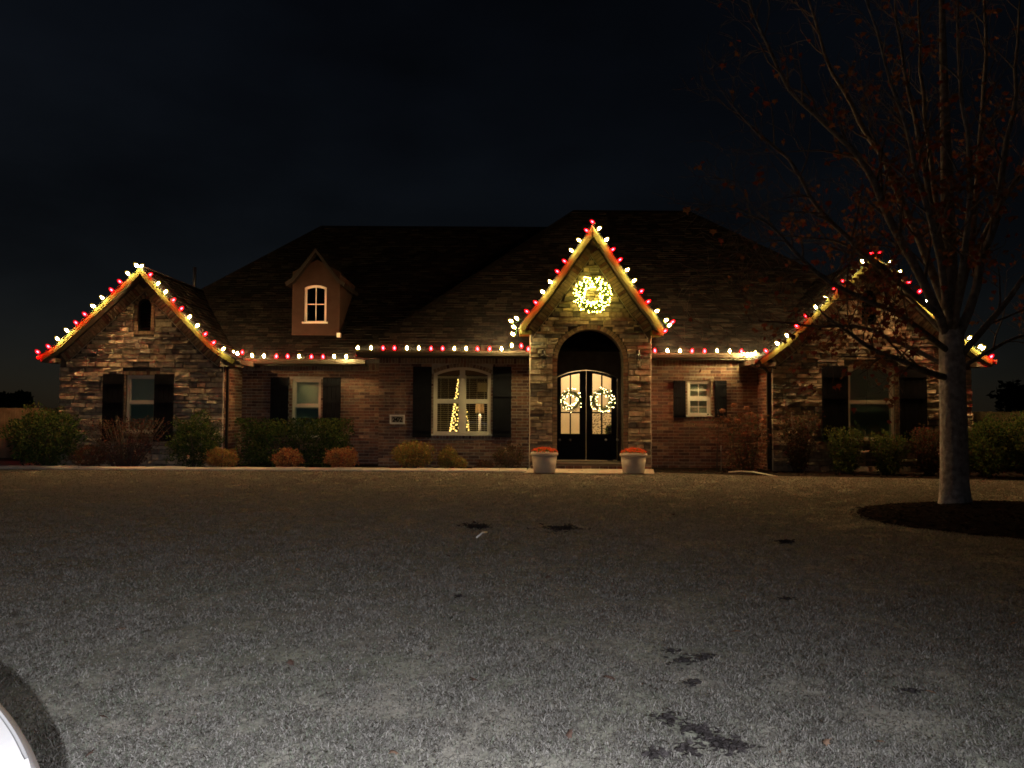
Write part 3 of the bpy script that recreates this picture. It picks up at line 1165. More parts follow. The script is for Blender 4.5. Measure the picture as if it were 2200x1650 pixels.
def window(o, Y, mid=None, style='single', blinds=True, frame_m=M_frame, fw=.055, parent=house, glassm=M_glass, screen=True, room=False, mullion=0.0, grid=None):
    fo, fi = ol(o), ol(inset(o, fw))
    w = MB().ring(fo, fi, Y + .045, Y + .12).build("window", frame_m, parent)
    i = inset(o, fw)
    cx = (o[0] + o[1]) / 2
    MB().box((o[0] - .04, Y - .045, o[2] - .012), (o[1] + .04, Y + .10, o[2] + .03)).build("sill", frame_m, w)
    zm = mid if mid else None
    spans = [(i[0], i[1])]
    if mullion:
        MB().box((cx - mullion / 2, Y + .03, i[2]), (cx + mullion / 2, Y + .115, i[4] - .004)).build("mullion", frame_m, w)
        spans = [(i[0], cx - mullion / 2), (cx + mullion / 2, i[1])]
    for a, b in spans:
        if zm:
            MB().box((a, Y + .055, zm - .028), (b, Y + .10, zm + .028)).build("meeting_rail", frame_m, w)
            sash = MB()
            for z0, z1, yy in ((i[2], zm - .028, .062), (zm + .028, i[3], .075)):
                sash.box((a, Y + yy, z0), (a + .028, Y + yy + .03, z1)).box((b - .028, Y + yy, z0), (b, Y + yy + .03, z1))
                sash.box((a + .028, Y + yy, z0), (b - .028, Y + yy + .03, z0 + .03))
                if z1 == i[3] and i[4] - i[3] < 1e-3 or z1 != i[3]:
                    sash.box((a + .028, Y + yy, z1 - .03), (b - .028, Y + yy + .03, z1))
            sash.build("sash", frame_m, w)
        if zm:
            for z0, z1, yy in ((i[2], zm, .085), (zm, i[4], .092)):
                ph = arch(a, b, z0, min(z1, i[3]), min(z1, i[3]))
                MB().prism(ph, Y + yy, Y + yy + .004).build("pane", glassm, w)
            if i[4] - i[3] > 1e-3 and not mullion:
                MB().prism(arch(a, b, i[3], i[3] + .001, i[4]), Y + .092, Y + .096).build("pane", glassm, w)
        else:
            MB().prism(ol(i), Y + .09, Y + .094).build("pane", glassm, w)
        if screen and zm:
            MB().box((a + .01, Y + .052, i[2] + .01), (b - .01, Y + .054, zm - .03)).build("insect_screen", M_screen, w)
        if grid:
            nx, nz = grid
            zz = [(i[2], zm - .03), (zm + .03, i[3])] if zm else [(i[2], i[4])]
            mm = MB()
            for z0, z1 in zz:
                for q in range(1, nx):
                    x = a + (b - a) * q / nx
                    mm.box((x - .010, Y + .074, z0), (x + .010, Y + .086, z1))
                for q in range(1, nz):
                    z = z0 + (z1 - z0) * q / nz
                    mm.box((a, Y + .0745, z - .010), (b, Y + .0855, z + .010))
            mm.build("muntin", frame_m, w)
        if blinds:
            n = int((i[4] - i[2]) / .05)
            for q in range(n):
                z = i[2] + (q + .5) * (i[4] - i[2]) / n
                if room:
                    if z > i[3] - .07:
                        continue
                    Mx = Matrix.Translation(((a + b) / 2, Y + .19, z)) @ Matrix.Rotation(R(6), 4, 'X') @ Matrix.Diagonal((b - a - .03, .048, .0035, 1))
                else:
                    Mx = Matrix.Translation(((a + b) / 2, Y + .17, z)) @ Matrix.Rotation(R(72), 4, 'X') @ Matrix.Diagonal((b - a + .04, .056, .003, 1))
                inst("blind_slat", SLAT[1 if room else 0], w, Mx)
            if room:
                mm = MB()
                for fx in (.18, .5, .82):
                    x = a + (b - a) * fx
                    mm.box((x - .004, Y + .163, i[2]), (x + .004, Y + .166, i[3] - .02))
                mm.build("ladder_tape", M_blindroom, w)
                MB().box((a + .005, Y + .15, i[3] - .07), (b - .005, Y + .21, i[3] - .015)).build("headrail", M_blindroom, w)
    return w


SLAT = []
for m in (M_blind, M_blindroom):
    me = bpy.data.meshes.new("blind_slat")
    t = MB().box((-.5, -.5, -.5), (.5, .5, .5))
    me.from_pydata(t.v, [], t.f)
    me.materials.append(m)
    SLAT.append(me)

window(O_winL, YL, W(300, 865, YL)[1], screen=True)
window(O_winA, YA, W(660, 872, YA)[1], screen=True)
window(O_winS, YS, W(1500, 856, YS)[1], frame_m=M_white, screen=False, grid=(2, 2), fw=.05)
window(O_winR, YR_, W(1870, 865, YR_)[1], screen=True)
window(O_winM, YM, W(990, 862, YM)[1], room=True, mullion=.13, screen=False, fw=.06)
window(O_dw, YD, None, blinds=False, frame_m=M_white, fw=.06, parent=dorm, glassm=M_darkglass, grid=(2, 2))

# dark backing behind the blinds and in the attic vents
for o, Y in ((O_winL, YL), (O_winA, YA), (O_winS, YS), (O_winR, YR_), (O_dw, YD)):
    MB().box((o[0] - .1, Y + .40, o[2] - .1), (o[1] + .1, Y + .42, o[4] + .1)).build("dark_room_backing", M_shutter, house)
for o, Y in ((O_ventL, YL), (O_ventR, YR_)):
    vt = MB().ring(ol(o), ol(inset(o, .03)), Y + .02, Y + .07).build("gable_vent", M_downspout, house)
    n = 9
    for q in range(n):
        z = o[2] + .03 + (q + .5) * (o[4] - o[2] - .06) / n
        hw = (o[1] - o[0]) / 2 - .03
        if z > o[3]:
            hw *= math.sqrt(max(.05, 1 - ((z - o[3]) / (o[4] - o[3])) ** 2))
        cxv = (o[0] + o[1]) / 2
        MB().add([(cxv - hw, Y + .03, z - .025), (cxv + hw, Y + .03, z - .025), (cxv + hw, Y + .075, z + .02), (cxv - hw, Y + .075, z + .02),
                  (cxv - hw, Y + .03, z - .017), (cxv + hw, Y + .03, z - .017), (cxv + hw, Y + .075, z + .028), (cxv - hw, Y + .075, z + .028)],
                 [(0, 1, 5, 4), (4, 5, 6, 7), (0, 3, 2, 1), (3, 7, 6, 2)]).build("louver", M_downspout, vt)
    MB().box((o[0] - .05, Y + .10, o[2] - .05), (o[1] + .05, Y + .12, o[4] + .05)).build("vent_backing", M_shutter, vt)


def shutter(u0, u1, vt, vb, Y):
    x0, x1 = W(u0, vt, Y)[0], W(u1, vt, Y)[0]
    z1, z0 = W((u0 + u1) / 2, vt, Y)[1], W((u0 + u1) / 2, vb, Y)[1]
    Y -= .06 if Y in (YL, YR_) else 0.0
    s = MB().box((x0, Y - .05, z0), (x1, Y - .03, z1)).build("shutter", M_shutter, house)
    n = max(2, round((x1 - x0) / .11))
    for q in range(n):
        a, b = x0 + (x1 - x0) * q / n + .003, x0 + (x1 - x0) * (q + 1) / n - .003
        MB().box((a, Y - .068, z0 + .002), (b, Y - .0501, z1 - .002)).build("board", M_shutter, s)
    for f in (.12, .60, .88):
        z = z0 + (z1 - z0) * f
        MB().box((x0 + .01, Y - .088, z - .05), (x1 - .01, Y - .0681, z + .05)).build("batten", M_shutter, s)


for a in ((227, 271, 804, 948, YL), (337, 378, 804, 948, YL), (583, 621, 811, 940, YA), (695, 733, 811, 940, YA),
          (888, 928, 788, 940, YM), (1059, 1099, 788, 940, YM), (1446, 1472, 818, 897, YS), (1534, 1560, 818, 897, YS),
          (1762, 1817, 788, 948, YR_), (1927, 1985, 788, 948, YR_)):
    shutter(*a)

# house number plaque ----------------------------------------------------
px0, pz1 = W(838, 891, YM)
px1, pz0 = W(870, 911, YM)
yq = YM - .03
pl = MB().box((px0 + .03, yq + .012, pz0 + .03), (px1 - .03, yq + .028, pz1 - .03)).build("number_plaque", mat("plaque_stone", (0.36, 0.30, 0.23), .85, .15, 20), house)
MB().ring([(px0, pz0), (px1, pz0), (px1, pz1), (px0, pz1)], [(px0 + .035, pz0 + .035), (px1 - .035, pz0 + .035), (px1 - .035, pz1 - .035), (px0 + .035, pz1 - .035)], yq - .015, yq + .028).build("plaque_frame", M_white, pl)
M_digit = mat("digit_black", (0.02, 0.014, 0.01), .5, .1, 9)
for q, ch in enumerate("2472"):
    fc = bpy.data.curves.new("digit", 'FONT')
    fc.body = ch
    fc.size = .155
    fc.extrude = .004
    fc.offset = .0035
    fc.align_x = 'CENTER'
    fc.materials.append(M_digit)
    tmp = bpy.data.objects.new("digit", fc)
    ob = bpy.data.objects.new("digit", bpy.data.meshes.new_from_object(tmp))
    bpy.data.objects.remove(tmp)
    COL.objects.link(ob)
    ob.parent = pl
    wp = Vector((px0 + (px1 - px0) * (.27 + .155 * q), yq + .006, pz0 + .055))
    ob.location = wp - ORIGIN[pl.name]
    ob.rotation_euler = (R(90), 0, 0)

# porch ------------------------------------------------------------------
YDOOR = 19.55
zsill = .14
M_porch = mat("porch_wall_dark", (0.055, 0.05, 0.05), 0.9, 0.2, 6)
porch = MB()
xa, xb = O_door[0] - .25, O_door[1] + .25
porch.box((xa - .02, YP + .39, -.05), (xa, YDOOR + .1, 3.4)).box((xb, YP + .39, -.05), (xb + .02, YDOOR + .1, 3.4)).box((xa, YP + .39, 3.4), (xb, YDOOR + .1, 3.42))
porch.build("porch_recess", M_porch, house)
fl = MB().box((xa, YP + .02, -.03), (xb, YDOOR, zsill)).build("porch_floor", M_stepstone, house)
step = MB().box((GP.xl + .03, YP - .16, .0), (GP.xr - .03, YP - .07, .09)).build("step_face", M_mortar, house)
n = int((GP.xr - GP.xl - .06) / .2)
for q in range(n):
    a = GP.xl + .03 + q * (GP.xr - GP.xl - .06) / n
    MB().box((a + .005, YP - .17, .005), (a + (GP.xr - GP.xl - .06) / n - .005, YP - .1601, .085)).build("brick", random.choice(M_brick), step)
MB().box((O_door[0] - .12, YP - .19, .092), (O_door[1] + .12, YP + .3, .15)).build("step_tread", M_stepstone, house)
sheet("walkway_pad", [(W(1128, 1015, 17.1)[0], 16.95), (W(1403, 1015, 17.1)[0], 16.95), (GP.xr + .02, 18.34), (GP.xl - .03, 18.34)], .02, M_concrete)

# double door: centre from the lit panes
pcx = (W(1205.5, 870, YDOOR)[0] + W(1313.5, 870, YDOOR)[0]) / 2
lw = (O_door[1] - O_door[0]) / 2 + .0
zd_top = W(1259, 794, YDOOR)[1]
zd_edge = W(1259, 812, YDOOR)[1]
wallb = arch(pcx - lw - .02, pcx + lw + .02, zsill, zd_edge, zd_top)
# transom wall above the door with door-shaped hole
MB().wall([(xa, zsill - .1), (xb, zsill - .1), (xb, 3.41), (xa, 3.41)], [arch(pcx - lw + .0, pcx + lw - .0, zsill, zd_edge - .01, zd_top - .01)], YDOOR - .02, .1).build("entry_wall", M_porch, house)


def arc_z(x):
    h, w = zd_top - zd_edge, lw + .02
    r = (w * w + h * h) / (2 * h)
    return zd_top - r + math.sqrt(max(0, r * r - (x - pcx) ** 2))


for side, (ua, ub) in ((-1, (1205.5, 1245.5)), (1, (1272.7, 1313.5))):
    x0, x1 = (pcx - lw + .012, pcx - .004) if side < 0 else (pcx + .004, pcx + lw - .012)
    gx0, gx1 = W(ua, 870, YDOOR)[0], W(ub, 870, YDOOR)[0]
    gz0 = W(1259, 932, YDOOR)[1]
    drop = zd_top - W(1259, 802, YDOOR)[1]
    xs = [x0 + (x1 - x0) * q / 10 for q in range(11)]
    outer = [(x0, zsill + .01), (x1, zsill + .01)] + [(x, arc_z(x) - .025) for x in reversed(xs)]
    gxs = [gx0 + (gx1 - gx0) * q / 10 for q in range(11)]
    hole = [(gx0, gz0), (gx1, gz0)] + [(x, arc_z(x) - drop) for x in reversed(gxs)]
    d = MB().wall(outer, [hole], YDOOR, .05).build("door", M_door, house)
    MB().ring([(gx0 - .02, gz0 - .02), (gx1 + .02, gz0 - .02)] + [(x + (.02 if q == 0 else -.02 if q == 10 else 0), arc_z(x) - drop + .02) for q, x in enumerate(reversed(gxs))],
              hole, YDOOR - .012, YDOOR - .001).build("glazing_bead", M_door, d)
    mx = (gx0 + gx1) / 2
    zr = W(1259, 886.5, YDOOR)[1]
    MB().box((mx - .018, YDOOR + .008, gz0), (mx + .018, YDOOR + .04, arc_z(mx) - drop)).build("muntin", M_door, d)
    MB().box((gx0, YDOOR + .009, zr - .018), (gx1, YDOOR + .039, zr + .018)).build("muntin", M_door, d)
    for a, b in ((gx0, mx), (mx, gx1)):
        gs = [a + (b - a) * q / 6 for q in range(7)]
        MB().prism([(a, zr), (b, zr)] + [(x, arc_z(x) - drop) for x in reversed(gs)], YDOOR + .02, YDOOR + .026).build("pane", M_doorglass, d)
        MB().prism([(a, gz0), (b, gz0), (b, zr), (a, zr)], YDOOR + .02, YDOOR + .026).build("pane", M_rainglass if side > 0 else M_doorglass, d)
    # raised lower panel and handles
    MB().box((gx0 - .02, YDOOR - .015, .32), (gx1 + .02, YDOOR - .001, gz0 - .28)).build("raised_panel", M_door, d)
    for uu in ((1203, 1225) if side < 0 else (1302, 1327)):
        p = P(uu, 945, YDOOR - .06)
        hk = MB()
        hk.lathe([(.0, 0), (.028, 0), (.03, .012), (.012, .03), (.012, .045), (.028, .055), (.024, .075), (0, .08)], (0, 0, 0), 10)
        hk.v = [(x + p.x, YDOOR - .001 - z, y + p.z) for x, y, z in hk.v]
        hk.build("door_knob", M_nickel, d)

# foyer behind the door
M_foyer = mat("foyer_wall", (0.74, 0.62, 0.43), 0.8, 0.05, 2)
fy = MB()
fy.box((pcx - 1.5, YDOOR + 2.2, 0), (pcx + 1.6, YDOOR + 2.25, 3.2))
fy.box((pcx - 1.55, YDOOR + .12, 0), (pcx - 1.5, YDOOR + 2.25, 3.2)).box((pcx + 1.6, YDOOR + .12, 0), (pcx + 1.65, YDOOR + 2.25, 3.2))
fy.box((pcx - 1.5, YDOOR + .12, 3.2), (pcx + 1.6, YDOOR + 2.25, 3.25)).box((pcx - 1.5, YDOOR + .12, -.02), (pcx + 1.6, YDOOR + 2.2, .1))
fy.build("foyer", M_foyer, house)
fl_d = bpy.data.lights.new("foyer_lamp_light", 'POINT')
fl_d.energy = 105
fl_d.color = (1.0, 0.80, 0.52)
fl_d.shadow_soft_size = .15
fo = bpy.data.objects.new("foyer_lamp_light", fl_d)
COL.objects.link(fo)
fo.location = (pcx, YDOOR + 1.0, 2.75)
# silhouette of a bushy arrangement inside, right pane
fp = thing("potted_plant", "dark bushy plant seen low through the right door pane", "plant", (P(1313, 930, YDOOR + .5).x, YDOOR + .5, .1))
pb = MB()
c0 = P(1311, 924, YDOOR + .5)
for q in range(260):
    d = Vector((random.gauss(0, 1), random.gauss(0, 1), random.gauss(0, 1))).normalized() * random.random() ** .4
    c = c0 + Vector((d.x * .14, d.y * .14, d.z * .15))
    a = Vector((random.gauss(0, 1), random.gauss(0, 1), random.gauss(0, 1))).normalized() * .035
    b = a.orthogonal().normalized() * .014
    pb.add([c - a, c + b, c + a, c - b], [(0, 1, 2, 3)])
pb.build("foliage", M_needle, fp)
MB().lathe([(.07, 0), (.10, .55), (.11, .9), (.10, .9), (.09, .85), (0, .85)], (c0.x, c0.y, .1), 12).build("stand", M_door, fp)

# lanterns beside the arch (unlit)
for u in (1169, 1372.5):
    c = P(u, 770, YP - .14)
    lan = MB()
    zt, zb = P(u, 748, YP).z, P(u, 790, YP).z
    lan.box((c.x - .05, YP - .06, c.z - .02), (c.x + .05, YP - .035, c.z + .20))
    ln = lan.build("wall_lantern", M_metal, house)
    MB().tube([(c.x, YP - .05, c.z + .15), (c.x, YP - .12, c.z + .24), (c.x, YP - .16, c.z + .20)], .012, 6).build("arm", M_metal, ln)
    MB().lathe([(.0, .20), (.02, .19), (.03, .12), (.085, .07), (.09, .06), (.0, .055)], (c.x, YP - .16, c.z), 12).build("lantern_cap", M_metal, ln)
    cage = MB()
    for q in range(6):
        a = q * math.pi / 3
        cage.tube([(c.x + .07 * math.cos(a), YP - .16 + .07 * math.sin(a), c.z + .06), (c.x + .055 * math.cos(a), YP - .16 + .055 * math.sin(a), zb + .02)], .006, 4)
    cage.lathe([(.0, zb - c.z), (.06, zb - c.z), (.06, zb - c.z + .02), (0, zb - c.z + .02)], (c.x, YP - .16, c.z), 12)
    cage.build("cage", M_metal, ln)
    for s in (-.025, .025):
        MB().lathe([(.010, 0), (.010, .07), (.014, .09), (.002, .14), (0, .14)], (c.x + s, YP - .16, zb + .02), 8).build("candle", M_frame, ln)

# ------------------------------------------------------------------ the lit room behind the middle window
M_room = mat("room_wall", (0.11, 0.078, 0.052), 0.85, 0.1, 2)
rx0, rx1 = O_winM[0] - .9, O_winM[1] + .8
rm = MB()
yr = YM + .30
rm.box((rx0, yr + 2.6, 0), (rx1, yr + 2.65, 2.75)).box((rx0 - .05, yr, 0), (rx0, yr + 2.65, 2.75)).box((rx1, yr, 0), (rx1 + .05, yr + 2.65, 2.75))
rm.box((rx0, yr, 2.7), (rx1, yr + 2.6, 2.749)).box((rx0, yr, -.02), (rx1, yr + 2.6, .1))
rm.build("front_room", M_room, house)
# picture frame on the back wall and a low cabinet
pf0, pf1 = P(1026, 842, yr + 2.56), P(1046, 822, yr + 2.56)
pic = tag(MB().ring([(pf0.x, pf0.z), (pf1.x, pf0.z), (pf1.x, pf1.z), (pf0.x, pf1.z)], [(pf0.x + .05, pf0.z + .05), (pf1.x - .05, pf0.z + .05), (pf1.x - .05, pf1.z - .05), (pf0.x + .05, pf1.z - .05)], yr + 2.55, yr + 2.58).box((pf0.x + .05, yr + 2.565, pf0.z + .05), (pf1.x - .05, yr + 2.575, pf1.z - .05)).build("picture_frame", M_blindroom), "small framed picture on the back wall inside the lit middle window", "picture")
t0, t1 = P(1003, 927, yr + 1.0), P(1050, 927, yr + 1.0)
tb = thing("side_table", "brown table under the lamp inside the lit middle window", "table", ((t0.x + t1.x) / 2, yr + 1.0, .1))
MB().box((t0.x, yr + .75, t0.z - .04), (t1.x + .1, yr + 1.3, t0.z)).build("table_top", M_blindroom, tb)
for sx in (t0.x + .05, t1.x + .05):
    for sy in (yr + .8, yr + 1.25):
        MB().box((sx - .03, sy - .03, .1), (sx + .03, sy + .03, t0.z - .041)).build("leg", M_blindroom, tb)
lc = P(1030.5, 927, yr + 1.0)
lt = thing("table_lamp", "white table lamp with a drum shade inside the lit middle window", "lamp", (lc.x, yr + 1.0, t0.z))
hs_t, hs_b = P(1030, 866, yr + 1.0).z, P(1030, 887, yr + 1.0).z
M_shade = leafmat("lamp_shade_cloth", (0.68, 0.55, 0.40), .05, .5)
MB().lathe([(.12, hs_b), (.105, hs_t), (.102, hs_t), (.117, hs_b), (.12, hs_b)], (lc.x, yr + 1.0, 0), 20).build("lamp_shade", M_shade, lt)
MB().lathe([(.055, t0.z + .002), (.055, t0.z + .02), (.036, t0.z + .03), (.036, hs_b - .04), (.01, hs_b - .02), (.01, hs_b + .06), (0, hs_b + .06)], (lc.x, yr + 1.0, 0), 14).build("lamp_base", M_pot, lt)
ld = bpy.data.lights.new("table_lamp_light", 'POINT')
ld.energy = 26.0
ld.color = (1.0, .68, .38)
ld.shadow_soft_size = .04
lo_ = bpy.data.objects.new("table_lamp_light", ld)
COL.objects.link(lo_)
lo_.location = (lc.x, yr + 1.0, (hs_t + hs_b) / 2)

OCT = bpy.data.meshes.new("mini_light")
def oct_mesh(me, r, m):
    me.from_pydata([(r, 0, 0), (-r, 0, 0), (0, r, 0), (0, -r, 0), (0, 0, r), (0, 0, -r)], [],
                   [(0, 2, 4), (2, 1, 4), (1, 3, 4), (3, 0, 4), (2, 0, 5), (1, 2, 5), (3, 1, 5), (0, 3, 5)])
    me.materials.append(m)
oct_mesh(OCT, .021, M_mini_room)


def xmas_tree(u, vt, vb, wpx, y, label, n):
    b = P(u, vb, y)
    tp = P(u, vt, y)
    rad = wpx / 2 / FPX * y
    x = thing("christmas_tree", label, "christmas tree", (b.x, y, b.z))
    fo_ = MB()
    for q in range(900):
        f = random.random() ** .7
        z = tp.z - (tp.z - b.z) * f
        r = rad * f * random.uniform(.4, 1) + .015
        a = random.uniform(0, 6.283)
        c = Vector((b.x + math.cos(a) * r, y + math.sin(a) * r, z))
        d = Vector((math.cos(a), math.sin(a), -.4 + random.uniform(-.3, .3))) * .06
        e = Vector((-math.sin(a), math.cos(a), random.uniform(-.3, .3))) * .012
        fo_.add([c - e, c + d, c + e], [(0, 1, 2)])
    fo_.build("branches", M_needle, x)
    MB().tube([b - Vector((0, 0, .0)), tp], [.02, .005], 6).build("trunk", M_twig, x)
    for q in range(n):
        f = ((q + .5) / n) ** .65
        z = tp.z - (tp.z - b.z) * f
        a = q * 2.4
        r = rad * f + .02
        inst("fairy_light", OCT, x, Matrix.Translation((b.x + math.cos(a) * r, y + math.sin(a) * r, z)))


xmas_tree(987, 803, 932, 40, yr + .7, "tall slim christmas tree wrapped in glowing warm lights inside the middle window", 150)
xmas_tree(1001, 880, 932, 11, yr + .55, "small glowing christmas tree right of the window mullion", 18)

# ------------------------------------------------------------------ string lights
def bulb_mesh(name, m, k=1.0):
    prof = [(.0, .098), (.012, .093), (.024, .075), (.031, .048), (.031, .030), (.021, .008), (.013, .0), (0, 0)]
    prof = [(r * k, .05 + (z - .05) * k) for r, z in prof]
    t = MB().lathe(prof, (0, 0, 0), 8)
    me = bpy.data.meshes.new(name)
    me.from_pydata(t.v, [], t.f)
    me.materials.append(m)
    return me


CORE = .78
ME_W, ME_R = bulb_mesh("core", M_bulb_w, CORE), bulb_mesh("core", M_bulb_r, CORE * .8)
ME_EW, ME_ER = bulb_mesh("core", M_eave_w, CORE), bulb_mesh("core", M_eave_r, CORE)


def halo_shell(name, col, k):
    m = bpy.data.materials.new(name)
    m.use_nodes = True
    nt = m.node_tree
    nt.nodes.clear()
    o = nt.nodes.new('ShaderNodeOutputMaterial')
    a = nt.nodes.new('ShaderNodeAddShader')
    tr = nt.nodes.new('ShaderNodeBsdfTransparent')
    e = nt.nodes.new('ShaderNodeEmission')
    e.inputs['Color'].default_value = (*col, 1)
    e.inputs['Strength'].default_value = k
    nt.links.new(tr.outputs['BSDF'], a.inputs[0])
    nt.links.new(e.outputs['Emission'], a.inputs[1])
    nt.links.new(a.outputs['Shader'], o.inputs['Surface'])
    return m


# bulb plastic enlarged into a glowing shell, for a halo round each core
ME_GW = bulb_mesh("bulb", halo_shell("bulb_halo_shell_warm", (1.0, .66, .07), .42), 1.5)
ME_GR = bulb_mesh("bulb", halo_shell("bulb_halo_shell_red", (1.0, .0, .012), .42), 1.5)
t = MB().lathe([(.0, -.035), (.013, -.035), (.015, -.005), (.012, .001), (0, .001)], (0, 0, 0), 7)
ME_S = bpy.data.meshes.new("socket")
ME_S.from_pydata(t.v, [], t.f)
ME_S.materials.append(M_socket)


# X, Y warm and Q red: bulbs that hang out in front of the gutter line
FWD = {'X': .24, 'Y': .20, 'Q': .16}


def light_string(label, bulbs, y, updir, group="strings of red and warm white bulbs on the roof edges"):
    """bulbs: (colour, u, v) on the plane y; updir(x,z) gives the way a bulb points"""
    pts = [P(u, v, y - FWD.get(c, 0)) for c, u, v in bulbs]
    th = thing("light_string", label, "string lights", pts[0], group)
    cord = []
    for i, p in enumerate(pts):
        d = updir(i, p)
        base = p - d * .045
        Mx = Matrix.Translation(base) @ d.to_track_quat('Z', 'Y').to_matrix().to_4x4()
        w_, r_ = (ME_EW, ME_ER) if updir is up and bulbs[i][0] in 'WR' else (ME_W, ME_R)
        warm = bulbs[i][0] in 'WXY'
        b = inst("bulb", ME_GW if warm else ME_GR, th, Mx)  # enlarged shell for the halo round the core
        c_ = bpy.data.objects.new("core", w_ if warm else r_)
        COL.objects.link(c_)
        c_.parent = b
        s = bpy.data.objects.new("socket", ME_S)
        COL.objects.link(s)
        s.parent = b
        if i:
            a = cord[-1]
            cord.append((a + base) / 2 - d * .02 - Vector((0, 0, .012)))
        cord.append(base - d * .03)
    MB().tube(cord, .0045, 5).build("cord", M_cordgreen, th)
    return th


up = lambda i, p: Vector((random.uniform(-.15, .15), random.uniform(-.25, .05), 1)).normalized()
rake_l = lambda i, p: Vector((-.72, -.15, .68)).normalized()
rake_r = lambda i, p: Vector((.72, -.15, .68)).normalized()
porch_l = lambda i, p: Vector((-.80, -.15, .55)).normalized()
porch_r = lambda i, p: Vector((.80, -.15, .55)).normalized()


def seq(s):
    return [(a[0], float(a[1:].split(',')[0]), float(a[1:].split(',')[1])) for a in s.split()]


OFF = .062
light_string("red and warm white bulbs on the left slope of the left gable",
             seq("R81,756 R104,744.4 W123.5,728 W143.4,709.7 R163.3,693.3 R182,675 W200,657.7 W219.7,639.8 R239.5,623 R257.5,605 W274.8,587.4 W293,569.8"), GL.Yf - OFF, rake_l)
light_string("red and warm white bulbs on the right slope of the left gable",
             seq("W303.5,572 R323,590 W339.4,609 W356,627 R372.8,644.5 R390,662.8 W407,680.7 W424,699.6 R441,717.6 R459,736 W479.7,750"), GL.Yf - OFF, rake_r)
light_string("bulbs along the low gutter between left gable and middle section",
             seq("W501,757.5 W510,760 Q520.5,757 W541.8,764 W567,764.7 R593.6,765.6 R618,765.6 W642.6,765.6 R669,766.6 R694,766.6 W718,766 Y744,766.6 R768,759"), YeA - .10, up)
light_string("bulbs along the gutter above the lit middle window",
             seq("W768.6,747.5 W797,747.5 R823,748 R847.5,748 W874,748 W899.7,748 R926,749 R951,749 W976,749 W1001.5,749 R1026,749.7 R1052,749.7 W1077.6,749.7 W1099.5,742 R1120,743 R1135,750"), YeB - .10, up)
light_string("bulbs on the left slope of the tall porch gable, bunched at its foot",
             seq("W1102,718 W1104,703 W1098,690 W1110,684 R1132,669 R1151,650 W1166,627 W1182.5,605.5 R1197.5,583 R1212.7,561 W1228,538 W1244,516 R1260,495 R1272.7,476.4"), GP.Yf - OFF, porch_l)
light_string("bulbs on the right slope of the tall porch gable",
             seq("W1287,491 W1303,514.5 R1316.7,536 R1332,558 W1347,580 W1362.5,603 R1378,625.5 R1392.7,648 W1411.6,668 W1431,688 R1445,691.6 W1438,699 R1429,711"), GP.Yf - OFF, porch_r)
light_string("bulbs along the gutter above the small square-paned window",
             seq("R1407,753.5 W1434,753.5 W1461,754 R1487,754 R1514,754.4 W1540.7,753.8 W1567.5,754.4 R1592.7,755 R1598,761 X1606,762.6 X1614,762 X1622.6,759"), YeB - .10, up)
light_string("bulbs on the left slope of the right gable behind bare twigs",
             seq("R1645.6,753.8 W1670,738 W1691,720.7 R1711.4,700 R1732,679 W1752.7,659.6 W1773.8,640.7 R1793,622 R1811,605 W1832.8,584 W1853.4,562 R1872.8,544"), GR.Yf - OFF, rake_l)
light_string("bulbs on the right slope of the right gable partly behind the tree trunk",
             seq("R1889,544.7 W1912,564.5 W1932.5,584.7 R1953,605.7 R1976,626 W1990,648 W2006,664 R2025,682 R2044,698 R2062,708 W2083,726 W2105.6,744.6 W2112,748 R2130,766"), GR.Yf - OFF, rake_r)

# white extension leads running down the corners
def lead(label, pts):
    mb = MB().tube(pts, .008, 5)
    return tag(mb.build("extension_cord", M_cordwhite), label, "cord", "white cords down the wall corners")


def cord_down(u, v0, v1, y, label):
    pts = []
    for q in range(15):
        v = v0 + (v1 - v0) * q / 14
        p = P(u, v, y)
        p.x = P(u, v0, y).x + random.uniform(-.008, .008)
        pts.append(p)
    lead(label, pts)


cord_down(1138.5, 718, 1008, YP - .065, "white cord running down the left corner of the stone porch")
cord_down(1398.5, 720, 1008, YP - .065, "white cord running down the right corner of the stone porch")
cord_down(480.5, 782, 985, YL - .065, "white cord beside the downspout at the left gable")
cord_down(1659, 790, 1010, YR_ - .07, "white cord beside the downspout at the right gable")

